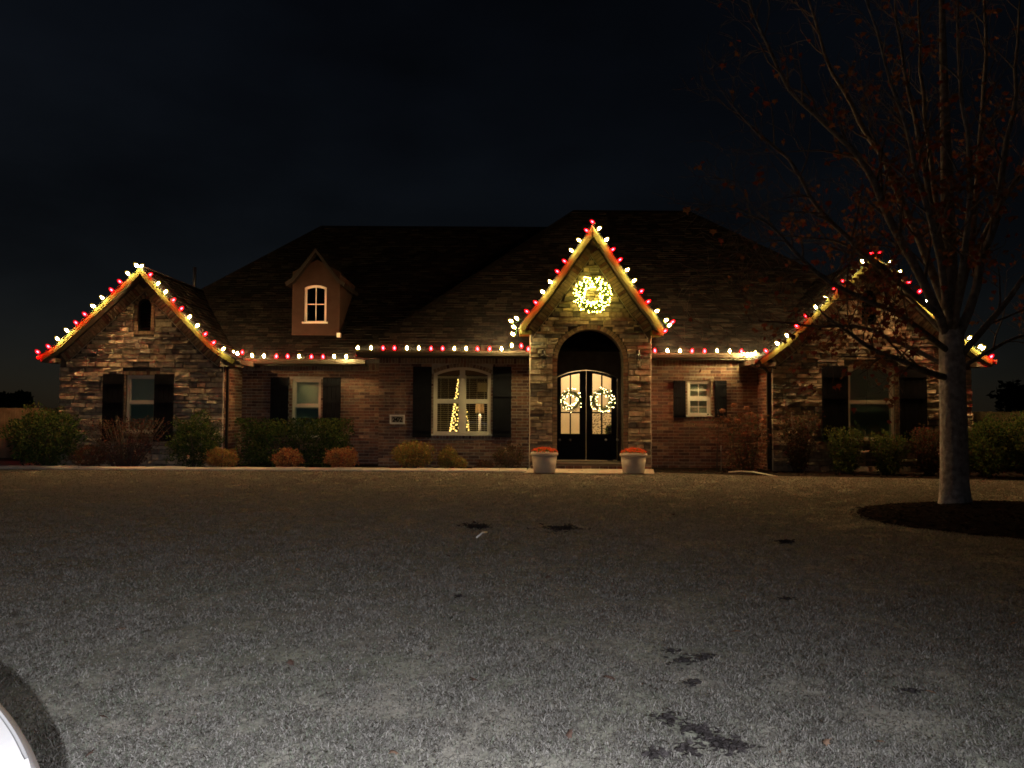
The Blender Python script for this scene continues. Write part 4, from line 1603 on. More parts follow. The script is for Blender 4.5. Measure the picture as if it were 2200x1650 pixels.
# ------------------------------------------------------------------ wreaths
def wreath(label, u, v, rpx, y, n, m, size, group=None, needles=900):
    c = P(u, v, y)
    Rr = rpx / FPX * y
    w = thing("wreath", label, "wreath", c, group)
    rm_, rt = Rr * .70, Rr * .27
    mb = MB()
    for q in range(needles):
        a = random.uniform(0, 6.283)
        b = random.uniform(0, 6.283)
        rr = rt * random.uniform(.2, .9)
        cc = Vector((math.cos(a) * (rm_ + rr * math.cos(b)), -abs(rr * math.sin(b)) * .8, math.sin(a) * (rm_ + rr * math.cos(b))))
        out = Vector((math.cos(a) * math.cos(b), -abs(math.sin(b)), math.sin(a) * math.cos(b)))
        tang = Vector((-math.sin(a), 0, math.cos(a)))
        d = (out * random.uniform(.4, 1) + tang * random.uniform(-1.2, 1.2)).normalized() * Rr * random.uniform(.10, .2)
        e = d.cross(Vector((random.gauss(0, 1), random.gauss(0, 1), random.gauss(0, 1)))).normalized() * Rr * .022
        p = c + cc
        mb.add([p - e, p + d * .5 - e * .6, p + d, p + d * .5 + e * .6, p + e], [(0, 1, 2, 3, 4)])
    mb.build("evergreen_sprays", M_needle, w)
    ring = [c + Vector((math.cos(q * .3142) * rm_, .01, math.sin(q * .3142) * rm_)) for q in range(21)]
    MB().tube(ring, rt * .3, 6).build("wire_ring", M_twig, w)
    me = bpy.data.meshes.new("wreath_light")
    oct_mesh(me, size, m)
    for q in range(n):
        a = 6.283 * (q * .618034 % 1) + random.uniform(-.1, .1)
        b = random.uniform(0, math.pi * 2)
        rr = rt * random.uniform(.92, 1.22)
        p = c + Vector((math.cos(a) * (rm_ + rr * math.cos(b)), -abs(rr * math.sin(b)) - .03, math.sin(a) * (rm_ + rr * math.cos(b))))
        inst("wreath_light", me, w, Matrix.Translation(p) @ Matrix.Rotation(random.random() * 3, 4, 'X'))
    return w


wreath("big evergreen wreath covered in bright warm lights high on the porch gable", 1272, 634, 41, YP - .10, 200, M_mini, .0118, needles=1500)
wreath("lit green wreath on the left front door", 1225.5, 860, 26, YDOOR - .07, 56, M_mini_door, .0092, "wreaths on the front doors")
wreath("lit green wreath on the right front door", 1294, 860, 28, YDOOR - .07, 62, M_mini_door, .0092, "wreaths on the front doors")

# ------------------------------------------------------------------ planters
for u, vb, side in ((1169.5, 1016, "left"), (1361, 1019.5, "right")):
    c = G(u, vb)
    y = 17.15
    s = y / FPX
    c = Vector((P(u, 1000, y).x, y, .02))
    top = P(u, 971 if side == "left" else 973, y).z
    h = top - .022
    p = thing("planter", "round pale stone planter %s of the front door" % side, "planter", c, "planters beside the front door")
    r0, r1 = 23 * s, 27 * s
    MB().lathe([(0, .002), (r0 - .01, .002), (r0, .012), (r1, h - .075), (r1 - .02, h - .075), (r1 - .05, h - .1), (0, h - .1)], c, 28).build("pot_body", M_pot, p)
    MB().lathe([(r1 - .012, h - .074), (r1 + .022, h - .066), (r1 + .03, h - .045), (r1 + .022, h - .012), (r1 + .0, h), (r1 - .03, h), (r1 - .04, h - .06), (r1 - .012, h - .074)], c, 28).build("rim", M_pot, p)
    MB().lathe([(0, h - .06), (r1 - .04, h - .065)], c, 20).build("soil", M_soil, p)
    fl = thing("flower_cluster", "dome of orange-red mums in the %s planter" % side, "flowers", c + Vector((0, 0, h - .06)), "orange-red mums in the planters")
    mb = MB()
    gb = MB()
    for q in range(130):
        a = random.uniform(0, 6.283)
        rr = math.sqrt(random.random()) * (r1 + .01)
        zz = h - .05 + .15 * math.sqrt(max(0.02, 1 - (rr / (r1 + .05)) ** 2)) * random.uniform(.8, 1.1)
        cc = c + Vector((math.cos(a) * rr, math.sin(a) * rr, zz))
        nrm = Vector((math.cos(a) * rr * 2.2, math.sin(a) * rr * 2.2, .7)).normalized()
        e1 = nrm.orthogonal().normalized()
        e2 = nrm.cross(e1)
        k = 9
        rf = random.uniform(.026, .038)
        vs = [cc + nrm * .012]
        for i in range(k):
            t_ = 6.283 * i / k
            for ff, up_ in ((.55, .010), (1.0, .0)):
                tt = t_ + (0 if ff > .9 else .35)
                vs.append(cc + (e1 * math.cos(tt) + e2 * math.sin(tt)) * rf * ff * random.uniform(.85, 1.15) + nrm * up_)
        fs = []
        for i in range(k):
            j = (i + 1) % k
            fs += [(0, 1 + 2 * i, 1 + 2 * j), (1 + 2 * i, 2 + 2 * i, 1 + 2 * j)]
        mb.add(vs, fs)
        for _ in range(2):
            d = Vector((random.gauss(0, 1), random.gauss(0, 1), random.gauss(0, .6))).normalized() * .04
            e = d.orthogonal().normalized() * .012
            b = cc - nrm * .03
            gb.add([b - e, b + d, b + e], [(0, 1, 2)])
    mb.build("blossoms", M_flower, fl)
    gb.build("leaves", M_needle, fl)

# ------------------------------------------------------------------ shrubs
LM = {'green': [leafmat("leaf_green", (0.048, 0.078, 0.023)), leafmat("leaf_olive", (0.10, 0.12, 0.036)), leafmat("leaf_deep", (0.025, 0.045, 0.018))],
      'red': [leafmat("leaf_rust", (0.30, 0.125, 0.055)), leafmat("leaf_wine", (0.17, 0.055, 0.036)), leafmat("leaf_tan", (0.34, 0.22, 0.09))],
      'gold': [leafmat("leaf_gold", (0.34, 0.25, 0.08)), leafmat("leaf_amber", (0.30, 0.14, 0.055)), leafmat("leaf_lime", (0.17, 0.185, 0.05))],
      'brown': [leafmat("leaf_brown", (0.10, 0.055, 0.035)), leafmat("leaf_dryred", (0.11, 0.04, 0.03)), leafmat("leaf_dull", (0.06, 0.055, 0.03))]}


def shrub(name, label, cat, u0, u1, vt, vb, y, kind, n, size, group=None, shape='round', twigs=14, ry=None, sparse=False, mixw=(4, 3, 3)):
    x0, x1 = P(u0, 950, y).x, P(u1, 950, y).x
    zt = P((u0 + u1) / 2, vt, y).z
    cx, rx = (x0 + x1) / 2, (x1 - x0) / 2
    ry = ry or min(rx, .75)
    th = thing(name, label, cat, (cx, y, 0), group)
    lf, tw = MB(), MB()
    sd = random.uniform(0, 100)
    n = int(n * 1.7)
    size *= 1.15
    lumps = [Vector((random.uniform(-.7, .7), random.uniform(-.7, .7), random.uniform(-.3, .8))) for _ in range(9)]
    for q in range(n):
        d = Vector((random.gauss(0, 1), random.gauss(0, 1), random.gauss(0, 1))).normalized()
        if shape == 'box':
            d = Vector((random.uniform(-1, 1), random.uniform(-1, 1), random.uniform(-1, 1)))
            k_ = random.randrange(3)
            d[k_] = math.copysign(1.0, d[k_])
        r = random.uniform(.35, 1.0) ** .5
        r *= .82 + (.38 if 'nandina' in name else .6) * noise.noise(d * 2.6 + Vector((sd, 0, 0)))
        if sparse and noise.noise(d * 3 + Vector((0, sd, 0))) < -.05:
            continue
        if shape == 'round':
            hz = zt * .52
            c = Vector((cx + d.x * rx * r * 1.1, y + d.y * ry * r, max(.03, hz + d.z * hz * r * 1.08)))
        elif shape == 'box':
            r = min(1.06, r * 1.2)
            c = Vector((cx + d.x * rx * r, y + d.y * ry * r, max(.03, zt * .5 + d.z * zt * .5 * r)))
        else:   # upright, leggy
            f = random.random()
            c = Vector((cx + d.x * rx * (.45 + .65 * f) * r, y + d.y * ry * r, zt * (.08 + .95 * f * (.75 + .25 * noise.noise(Vector((d.x * 3 + sd, d.y * 3, 0))) + .1))))
        outw = Vector((c.x - cx, c.y - y, c.z - zt * .4)).normalized()
        a = (outw * .6 + Vector((random.gauss(0, .7), random.gauss(0, .7), random.gauss(.2, .6)))).normalized()
        s = size * random.uniform(.6, 1.3)
        b = a.cross(Vector((random.gauss(0, 1), random.gauss(0, 1), random.gauss(0, 1)))).normalized()
        nn = a.cross(b)
        lf.add([c, c + a * s * .5 + b * s * .24 + nn * s * .06, c + a * s, c + a * s * .5 - b * s * .24 + nn * s * .06], [(0, 1, 2), (0, 2, 3)], random.choices((0, 1, 2), mixw)[0])
    lf.build("foliage", LM[kind], th)
    for q in range(twigs):
        a = random.uniform(0, 6.283)
        rr = random.uniform(.2, .95)
        top = Vector((cx + math.cos(a) * rx * rr, y + math.sin(a) * ry * rr, zt * random.uniform(.65, 1.0)))
        base = Vector((cx + math.cos(a) * rx * rr * .25, y + math.sin(a) * ry * rr * .25, 0))
        tw.tube([base, (base + top) / 2 + Vector((random.uniform(-.05, .05), 0, .05)), top], [.010, .007, .003], 5)
    tw.build("stems", M_twig, th)
    return th


shrub("evergreen_shrub", "large rounded green shrub at the far left corner of the house", "shrub", 22, 166, 880, 1008, 17.95, 'green', 4200, .065, shape='round', ry=.8, mixw=(4, 4, 3))
shrub("bare_shrub", "loose reddish brown leggy shrub under the left gable window", "shrub", 165, 372, 893, 1010, 18.0, 'brown', 2600, .05, shape='leggy', twigs=60, ry=.45, sparse=True)
shrub("low_shrub", "low brown mound at the foot of the leggy shrub", "shrub", 152, 232, 958, 1011, 17.75, 'brown', 900, .045, ry=.35)
shrub("evergreen_shrub", "dark green shrub between left gable window and downspout", "shrub", 362, 474, 897, 1010, 18.0, 'green', 3200, .055, ry=.5)
NG = "low mounded nandina shrubs along the bed edge"
shrub("nandina_shrub", "golden brown round mound in front of the left downspout", "shrub", 440, 513, 963, 1014, 17.8, 'gold', 1500, .042, NG, ry=.35, mixw=(3, 4, 1))
shrub("boxed_hedge", "clipped green boxy hedge under the second window", "hedge", 527, 742, 905, 1008, 18.9, 'green', 6500, .06, shape='box', ry=.5, twigs=40, mixw=(4, 4, 2))
shrub("nandina_shrub", "small rust red mound in front of the hedge's left half", "shrub", 587, 653, 963, 1014, 17.8, 'red', 1500, .042, NG, ry=.33)
shrub("nandina_shrub", "wider rust red mound at the hedge's right end", "shrub", 694, 774, 961, 1015, 17.8, 'red', 1900, .042, NG, ry=.4, mixw=(4, 2, 4))
shrub("nandina_shrub", "largest amber and gold mound below the house number", "shrub", 843, 932, 946, 1013, 18.0, 'gold', 2400, .045, NG, ry=.45)
shrub("nandina_shrub", "gold green mound under the lit window", "shrub", 940, 986, 962, 1012, 17.9, 'gold', 1200, .042, NG, ry=.28, mixw=(3, 2, 4))
shrub("nandina_shrub", "smallest golden tuft beside the gold green mound", "shrub", 975, 1004, 984, 1013, 17.75, 'gold', 500, .04, NG, ry=.16)
shrub("low_shrub", "dark straggly green shrub beside the left planter", "shrub", 1058, 1128, 957, 1015, 17.9, 'brown', 1100, .05, ry=.35, sparse=True, mixw=(2, 1, 5))
shrub("low_shrub", "tiny dark ground shrub left of the straggly one", "shrub", 1024, 1062, 990, 1014, 17.75, 'brown', 400, .04, ry=.2)
shrub("climbing_shrub", "olive leafy shrub climbing the stone right of the right downspout", "shrub", 1660, 1768, 878, 1022, 17.75, 'brown', 1500, .06, shape='leggy', twigs=26, ry=.25, sparse=True, mixw=(2, 1, 5))
shrub("rose_shrub", "loose leafy shrub under the right gable window's left side", "shrub", 1768, 1862, 915, 1026, 17.4, 'green', 1500, .06, shape='leggy', twigs=26, ry=.4, mixw=(2, 5, 3))
shrub("rose_shrub", "loose leafy shrub under the right gable window's right side", "shrub", 1858, 1956, 928, 1028, 17.2, 'green', 1400, .06, shape='leggy', twigs=26, ry=.4, mixw=(2, 5, 3))
shrub("rose_shrub", "leafy shrub just left of the tree trunk against the stone", "shrub", 1950, 2040, 915, 1030, 17.1, 'brown', 1500, .06, shape='leggy', twigs=26, ry=.4, mixw=(2, 2, 5))
shrub("evergreen_shrub", "broad green shrub right of the tree trunk at the house corner", "shrub", 2072, 2170, 905, 1034, 16.7, 'green', 2800, .06, ry=.6, mixw=(3, 4, 3))
shrub("evergreen_shrub", "tall green shrub cut off by the right edge of the photo", "shrub", 2145, 2290, 885, 1036, 16.5, 'green', 3400, .06, ry=.7, mixw=(3, 4, 3))

# hydrangea with dried flower heads
hy = 17.9
hx = thing("hydrangea", "tall hydrangea with dried brown flower heads beside the right downspout", "shrub", (P(1600, 1000, hy).x, hy, 0))
hb, hl = MB(), MB()
heads = [(1552, 884), (1577, 872), (1604, 878), (1592, 893), (1612, 890), (1586, 907), (1621, 910), (1640, 906), (1639, 918), (1626, 931), (1643, 944), (1641, 960), (1605, 965), (1618, 975), (1562, 905), (1574, 925), (1598, 935)]
hm = mat("dried_flower", (0.26, 0.13, 0.075), .9, .35, 25)
hbase = P(1600, 1010, hy)
for q, (u, v) in enumerate(heads):
    c = P(u, v, hy + random.uniform(-.25, .15))
    b0 = Vector((hbase.x + random.uniform(-.3, .25), hy + random.uniform(-.1, .1), 0))
    hb.tube([b0, b0 * .45 + c * .55 + Vector((0, 0, .1)), c], [.009, .006, .004], 5)
    fm = MB()
    for k_ in range(80):
        d = Vector((random.gauss(0, 1), random.gauss(0, 1), random.gauss(0, 1))).normalized()
        p = c + Vector((d.x * .085, d.y * .085, d.z * .06 + .02)) * random.uniform(.6, 1)
        e1 = d.orthogonal().normalized() * .016
        e2 = d.cross(e1).normalized() * .016
        fm.add([p + e1, p + e2, p - e1, p - e2], [(0, 1, 2, 3)])
    fm.build("flower_head", hm, hx)
for q in range(1300):
    f = random.random()
    c = Vector((hbase.x + random.gauss(0, .33) * (.5 + f), hy + random.gauss(0, .2), 1.28 * f + .05))
    a = Vector((random.gauss(0, 1), random.gauss(0, 1), random.gauss(-.2, .7))).normalized()
    b = a.orthogonal().normalized()
    s = random.uniform(.05, .1)
    hl.add([c, c + a * s * .5 + b * s * .3, c + a * s, c + a * s * .5 - b * s * .3], [(0, 1, 2), (0, 2, 3)], random.choice((0, 1, 2, 2)))
hl.build("leaves", LM['brown'], hx)
hb.build("stems", M_twig, hx)

# thin bare sapling stem left of the hydrangea, white hose in front of the bed, plant tag
sp_ = P(1540, 1010, 18.2)
mb = MB()
mb.tube([(sp_.x, 18.2, 0), (sp_.x + .02, 18.2, .6), (sp_.x + .06, 18.2, 1.1), (sp_.x + .02, 18.2, 1.45)], [.016, .012, .008, .003], 6)
for q in range(9):
    z = random.uniform(.5, 1.3)
    mb.tube([(sp_.x + .03, 18.2, z), (sp_.x + random.uniform(-.3, .3), 18.2 + random.uniform(-.1, .1), z + random.uniform(.05, .3))], [.006, .002], 4)
tag(mb.build("sapling", M_twig), "thin bare sapling stem on the brick wall left of the hydrangea", "sapling")
g0 = [G(1565, 1016), G(1590, 1017), G(1618, 1018.3), G(1645, 1021), G(1672, 1024)]
tag(MB().tube([(p.x, p.y, .02 + .03 * math.sin(i)) for i, p in enumerate(g0)], .013, 6).build("garden_hose", M_cordwhite), "pale hose lying along the bed edge below the right downspout", "hose")
p = P(1549, 962, 18.1)
tag(MB().box((p.x - .012, p.y, p.z - .07), (p.x + .012, p.y + .003, p.z + .06)).box((p.x - .003, p.y + .001, .0), (p.x + .003, p.y + .0025, p.z - .07)).build("plant_tag", M_white), "small white plant tag beside the sapling stem", "tag")

# bed edging: pale mow strip split in lengths
ed = [(-12.1, 17.55), (-8.0, 17.53), (-4, 17.50), (0.35, 17.46)]
eg = thing("bed_edging", "low pale concrete edging between lawn and the left flower bed", "edging", (-6, 17.5, 0))
for a, b in zip(ed, ed[1:]):
    L = b[0] - a[0]
    k = int(L / .6)
    for q in range(k):
        xa_, xb_ = a[0] + L * q / k + .004, a[0] + L * (q + 1) / k - .004
        ya = a[1] + (b[1] - a[1]) * (q + .5) / k
        yf_, zt_ = ya - .07 + random.uniform(-.012, .012), .075 + random.uniform(-.008, .008)
        pr_ = [(yf_, -.02), (yf_, .03), (yf_ + .05, zt_), (ya + .07, zt_), (ya + .07, -.02)]
        MB().add([(x, y, z) for x in (xa_, xb_) for y, z in pr_], [(0, 1, 2, 3, 4), (9, 8, 7, 6, 5)] + [(i, (i + 1) % 5 + 0, (i + 1) % 5 + 5, i + 5) for i in range(5)]).build("edging_block", M_edging, eg)

# mulch chips on beds and on the tree ring -------------------------------
TC = Vector((6.15, 10.45, 0))
MC = Vector((6.55, 9.85, 0))
MRX, MRY, MH = 2.05, 1.85, .20


def mound_z(x, y):
    d = math.hypot((x - MC.x) / MRX, (y - MC.y) / MRY)
    d += .12 * noise.noise(Vector((x * 1.3, y * 1.3, 0)))
    return MH * max(0.0, 1 - d) ** .8 if d < 1 else -1


mv, mf = [], []
NR, NA = 10, 40
mv.append((MC.x, MC.y, max(0.01, mound_z(MC.x, MC.y))))
for i in range(1, NR + 1):
    for k_ in range(NA):
        a = 6.283 * k_ / NA
        rr = i / NR * (1.0 + .1 * noise.noise(Vector((math.cos(a) * 1.5, math.sin(a) * 1.5, 4))))
        x, y = MC.x + math.cos(a) * MRX * rr, MC.y + math.sin(a) * MRY * rr
        z = MH * max(0, 1 - (i / NR) ** 1.6) + .02 * noise.noise(Vector((x * 4, y * 4, 0))) * (1 - i / NR) + .006
        mv.append((x, y, z))
for k_ in range(NA):
    mf.append((0, 1 + k_, 1 + (k_ + 1) % NA))
for i in range(NR - 1):
    for k_ in range(NA):
        a, b = 1 + i * NA + k_, 1 + i * NA + (k_ + 1) % NA
        mf.append((a, a + NA, b + NA, b))
mm = MB().add(mv, mf, 0, True).build("mulch_mound", M_mulch)
mm['kind'] = 'structure'
ch = MB()


def chip(x, y, z, s):
    a = random.uniform(0, 6.283)
    d = Vector((math.cos(a), math.sin(a), random.uniform(-.3, .3))) * s
    e = Vector((-math.sin(a), math.cos(a), random.uniform(-.4, .4))) * s * .35
    c = Vector((x, y, z + .008))
    ch.add([c - d - e, c + d - e, c + d + e, c - d + e], [(0, 1, 2, 3)], random.choice((0, 0, 1)))


for q in range(5200):
    a, rr = random.uniform(0, 6.283), math.sqrt(random.random()) * 1.03
    x, y = MC.x + math.cos(a) * MRX * rr, MC.y + math.sin(a) * MRY * rr
    chip(x, y, MH * max(0, 1 - min(1, rr) ** 1.6), random.uniform(.012, .035))
for q in range(9000):
    x, y = random.uniform(-12, 14), random.uniform(15.3, 18.4)
    if in_poly(x, y, BED):
        chip(x, y, .006, random.uniform(.015, .04))
cc_ = ch.build("mulch_chips", M_chip)
cc_['kind'] = 'stuff'

# ------------------------------------------------------------------ maple tree
tree = thing("maple_tree", "large nearly bare maple with grey trunk and sparse red leaves on a mulch ring", "tree", (TC.x, TC.y, .1))
YT = TC.y


def tp(u, v, dy=0.0):
    return P(u, v, YT + dy)


trunk_pts = [tp(2051, 1100), tp(2051, 1080), tp(2050, 1000), tp(2048, 900), tp(2046, 800), tp(2044, 720), tp(2041, 620), tp(2038, 500), tp(2034, 380), tp(2030, 240), tp(2026, 100), tp(2022, -80)]
trunk_pts[0].z = .05
trunk_r = [.205, .185, .170, .163, .158, .15, .12, .10, .085, .068, .05, .03]


def smooth_path(pts, n=3):
    out = []
    for i in range(len(pts) - 1):
        p0, p1, p2, p3 = pts[max(i - 1, 0)], pts[i], pts[i + 1], pts[min(i + 2, len(pts) - 1)]
        for k_ in range(n):
            t_ = k_ / n
            out.append(.5 * ((2 * p1) + (p2 - p0) * t_ + (2 * p0 - 5 * p1 + 4 * p2 - p3) * t_ * t_ + (3 * p1 - p0 - 3 * p2 + p3) * t_ ** 3))
    out.append(pts[-1])
    return out


def interp(rs, n=3):
    out = []
    for a, b in zip(rs, rs[1:]):
        out += [a + (b - a) * k_ / n for k_ in range(n)]
    return out + [rs[-1]]


_tp = smooth_path(trunk_pts, 5)
_tr = interp(trunk_r, 5)
MB().tube(_tp[28:], [r_ * .9 for r_ in _tr[28:]], 12).build("branch", M_limb, tree)
_tp, _tr = _tp[:31], [r_ * (1 if i_ < 26 else 1 - .12 * (i_ - 25)) for i_, r_ in enumerate(_tr[:31])]
tk = MB().tube(_tp, _tr, 40)
for i_, v_ in enumerate(tk.v):
    k_ = i_ // 40
    a_ = 6.283 * (i_ % 40) / 40
    c_ = _tp[k_]
    d_ = Vector(v_) - c_
    g_ = 1 + .055 * noise.noise(Vector((math.cos(a_) * 4.5, math.sin(a_) * 4.5, c_.z * 1.1))) + .035 * noise.noise(Vector((math.cos(a_) * 11, math.sin(a_) * 11, c_.z * 3)))
    g_ += .45 * max(0, 1 - c_.z / .45) ** 2 * (1 + .5 * math.sin(a_ * 5 + 1)) * .6
    tk.v[i_] = tuple(c_ + d_ * g_)
tk.build("trunk", M_bark, tree)

LEAFSPOT = []     # twig ends where a leaf may hang


def grow(mb, p, d, L, r, depth, droop=0.0):
    n = 4
    pts, rs = [p.copy()], [r]
    dd = d.normalized()
    for i in range(n):
        dd = (dd + Vector((random.gauss(0, .16), random.gauss(0, .16), random.gauss(.04 - droop, .14)))).normalized()
        pts.append(pts[-1] + dd * (L / n))
        rs.append(max(.0022, r * (1 - .8 * (i + 1) / n)))
    mb.tube(pts, rs, 5 if r > .012 else 4, cap=False)
    for q in pts[2:]:
        LEAFSPOT.append(q)
    if depth > 0:
        for i in range(random.randint(2, 4)):
            k_ = random.randint(1, n)
            t_ = (pts[k_] - pts[k_ - 1]).normalized()
            side = t_.cross(Vector((random.gauss(0, 1), random.gauss(0, 1), random.gauss(0, 1)))).normalized()
            grow(mb, pts[k_], (t_ * .75 + side * .8 + Vector((0, 0, .15))), L * random.uniform(.45, .7), max(.0028, rs[k_] * .65), depth - 1, droop)


limbs = [
    ([(2042, 815, 0), (1975, 790, -.3), (1905, 760, -.5), (1842, 722, -.7), (1790, 690, -.8), (1740, 640, -1.0)], .05, .02),
    ([(2042, 735, 0), (1985, 610, -.2), (1920, 470, -.4), (1860, 370, -.5), (1790, 280, -.5), (1700, 190, -.6), (1640, 80, -.6), (1600, -20, -.6)], .07, 0),
    ([(2040, 680, 0), (1975, 520, .3), (1915, 380, .6), (1850, 260, .8), (1790, 160, .9), (1745, 40, 1.0), (1725, -60, 1.0)], .06, 0),
    ([(2038, 600, 0), (2000, 430, -.2), (1965, 250, -.5), (1935, 100, -.6), (1915, -50, -.6)], .05, 0),
    ([(2042, 700, 0), (1940, 615, -.4), (1850, 540, -.7), (1770, 460, -1), (1690, 345, -1.1), (1610, 262, -1.2), (1565, 215, -1.2)], .045, .0),
    ([(2044, 760, 0), (1950, 690, -.5), (1850, 640, -.9), (1760, 585, -1.2), (1690, 520, -1.4), (1630, 470, -1.5), (1580, 440, -1.6)], .042, .02),
    ([(2044, 790, 0), (1930, 735, .4), (1830, 700, .7), (1730, 700, .9), (1660, 690, 1.0), (1600, 690, 1.0)], .036, .04),
    ([(2046, 740, 0), (1960, 640, .5), (1880, 560, .9), (1800, 520, 1.1), (1720, 510, 1.2), (1640, 500, 1.2)], .036, .02),
    ([(2036, 560, 0), (2005, 380, .6), (1985, 200, .8), (1975, 50, 1.0), (1970, -60, 1)], .045, 0),
    ([(2050, 745, 0), (2100, 620, -.3), (2140, 460, -.5), (2165, 300, -.6), (2185, 150, -.6), (2195, -20, -.6)], .065, 0),
    ([(2048, 690, 0), (2085, 520, .3), (2105, 350, .5), (2115, 180, .6), (2120, 0, .6), (2122, -70, .6)], .06, 0),
    ([(2050, 780, 0), (2120, 700, -.3), (2200, 600, -.6), (2290, 480, -.8), (2350, 350, -.9)], .05, 0),
    ([(2050, 800, 0), (2130, 750, .3), (2210, 720, .5), (2300, 690, .6)], .036, .03),
    ([(2044, 640, 0), (2130, 480, .6), (2210, 330, .9), (2280, 150, 1.0), (2320, 0, 1.0)], .05, 0),
    ([(2046, 720, 0), (2020, 560, -.8), (1985, 420, -1.3), (1950, 280, -1.7), (1900, 130, -2.0), (1850, -20, -2.2)], .05, 0),
    ([(2048, 720, 0), (2070, 560, -.9), (2085, 400, -1.4), (2070, 230, -1.7), (2060, 60, -1.9), (2055, -60, -2)], .05, 0),
]
for pts, r0, droop in limbs:
    pp = smooth_path([tp(*q) for q in pts])
    n = len(pp)
    pp = [p + Vector((noise.noise(p * 1.7) * .07, noise.noise(p * 1.7 + Vector((9, 0, 0))) * .07, noise.noise(p * 1.7 + Vector((0, 9, 0))) * .05)) * min(1, i / 4) for i, p in enumerate(pp)]
    rr = [r0 * (1 - .86 * i / (n - 1)) for i in range(n)]
    br = MB().tube(pp, rr, 8).build("branch", M_limb, tree)
    tw = MB()
    for i in range(3, n):
        for _ in range(random.choice((1, 1, 1, 2))):
            t_ = (pp[i] - pp[i - 1]).normalized()
            side = t_.cross(Vector((random.gauss(0, 1), random.gauss(0, 1), random.gauss(0, 1)))).normalized()
            grow(tw, pp[i], t_ * .8 + side * .8 + Vector((0, 0, .2)), random.uniform(.45, 1.0), max(.004, rr[i] * .45), 2, droop)
    tw.build("twigs", M_twig, br)


def leaf_mesh(m):
    """five-lobed maple leaf, gently cupped, about 1 long"""
    pr = [(0, 0), (.18, .08), (.50, .05), (.36, .22), (.52, .48), (.27, .46), (.20, .60), (.12, .58), (0, 1.0), (-.12, .58), (-.20, .60), (-.27, .46), (-.52, .48), (-.36, .22), (-.50, .05), (-.18, .08)]
    vs = [(0, .32, .03)] + [(x, y, -.18 * (x * x + (y - .35) ** 2)) for x, y in pr]
    n = len(pr)
    fs = [(0, 1 + i, 1 + (i + 1) % n) for i in range(n)]
    me = bpy.data.meshes.new("leaf")
    me.from_pydata(vs, [], fs)
    me.materials.append(m)
    return me, vs, fs


LEAF = [leaf_mesh(m) for m in M_maple]
dense = [(tp(2045, 660), .7), (tp(1900, 760), .8), (tp(1900, 420), .9), (tp(1860, 720), 1.2), (tp(1960, 690), 1.0), (tp(1985, 520), .9), (tp(2080, 640), 1.0), (tp(2150, 560), .9), (tp(1760, 545), .3), (tp(1945, 120), .6), (tp(2120, 300), .8)]
leaf_items = []
for p in LEAFSPOT:
    pr_ = .035
    for c, r in dense:
        d = ((p.x - c.x) ** 2 + (p.z - c.z) ** 2) ** .5
        if d < r:
            pr_ = max(pr_, .42 * (1 - d / r) + .08)
    if random.random() < pr_:
        for _ in range(random.choice((1, 1, 2, 3))):
            s = random.uniform(.06, .105)
            q = p + Vector((random.gauss(0, .05), random.gauss(0, .05), random.gauss(-.04, .04)))
            Mx = Matrix.Translation(q) @ Matrix.Rotation(random.uniform(0, 6.283), 4, 'Z') @ Matrix.Rotation(random.gauss(-1.7, .6), 4, 'X') @ Matrix.Rotation(random.gauss(0, .5), 4, 'Y') @ Matrix.Diagonal((s, s, s, 1))
            leaf_items.append((s / q.y, Mx, random.choices((0, 1, 2), (5, 4, 2))[0]))
leaf_items.sort(key=lambda q: -q[0])
for _, Mx, mi in leaf_items[:300]:
    inst("leaf", LEAF[mi][0], tree, Mx)
mb = MB()
for _, Mx, mi in leaf_items[300:]:
    mb.add([Mx @ Vector(v) for v in LEAF[mi][1]], LEAF[mi][2], mi)
if mb.v:
    mb.build("remaining_leaves", M_maple, tree)['kind'] = 'stuff'

# ------------------------------------------------------------------ grass
HOLES = [(1440, 1403, .05), (1475, 1424, .09), (1515, 1417, .08), (1487, 1472, .05), (1433, 1548, .10), (1480, 1572, .07), (1510, 1575, .08), (1530, 1592, .08), (1548, 1607, .09), (1580, 1608, .08),
         (1478, 1616, .085), (1410, 1627, .06), (1962, 1490, .05), (1692, 1290, .07), (1687, 1166, .12), (1203, 1137, .26), (1025, 1132, .24), (985, 1284, .06)
         ]
HG = [(G(u, v), r) for u, v, r in HOLES]
NB = 800000
u_ = rng.random(NB)
# distance pdf: more blades per square metre near the camera
yy = 2.31 + (17.5 - 2.31) * u_ ** 1.35
xx = (rng.random(NB) * 2 - 1) * (yy * .74 + 1.0)
keep = np.ones(NB, bool)
keep &= ((xx - MC.x) / (MRX * .98)) ** 2 + ((yy - MC.y) / (MRY * .98)) ** 2 > 1.0
front = np.interp(xx, [b[0] for b in BED[:8]], [b[1] for b in BED[:8]])
keep &= yy < front - .08 + rng.normal(0, .03, NB)
keep &= ~((xx > W(1125, 1015, 17.1)[0]) & (xx < W(1406, 1015, 17.1)[0]) & (yy > 16.92))
for g, r in HG:
    dd = np.hypot(xx - g.x, (yy - g.y) / 1.25)
    keep &= dd > r * .62 * (.6 + .8 * rng.random(NB))


def vnoise(x, y, sc, seed):
    """cheap smooth value noise"""
    tab = np.random.default_rng(seed).random((256, 256))
    X, Y = x * sc + 1000, y * sc + 1000
    xi, yi = np.floor(X).astype(int), np.floor(Y).astype(int)
    fx, fy = X - xi, Y - yi
    fx, fy = fx * fx * (3 - 2 * fx), fy * fy * (3 - 2 * fy)
    g = lambda a, b: tab[a % 256, b % 256]
    return (g(xi, yi) * (1 - fx) + g(xi + 1, yi) * fx) * (1 - fy) + (g(xi, yi + 1) * (1 - fx) + g(xi + 1, yi + 1) * fx) * fy


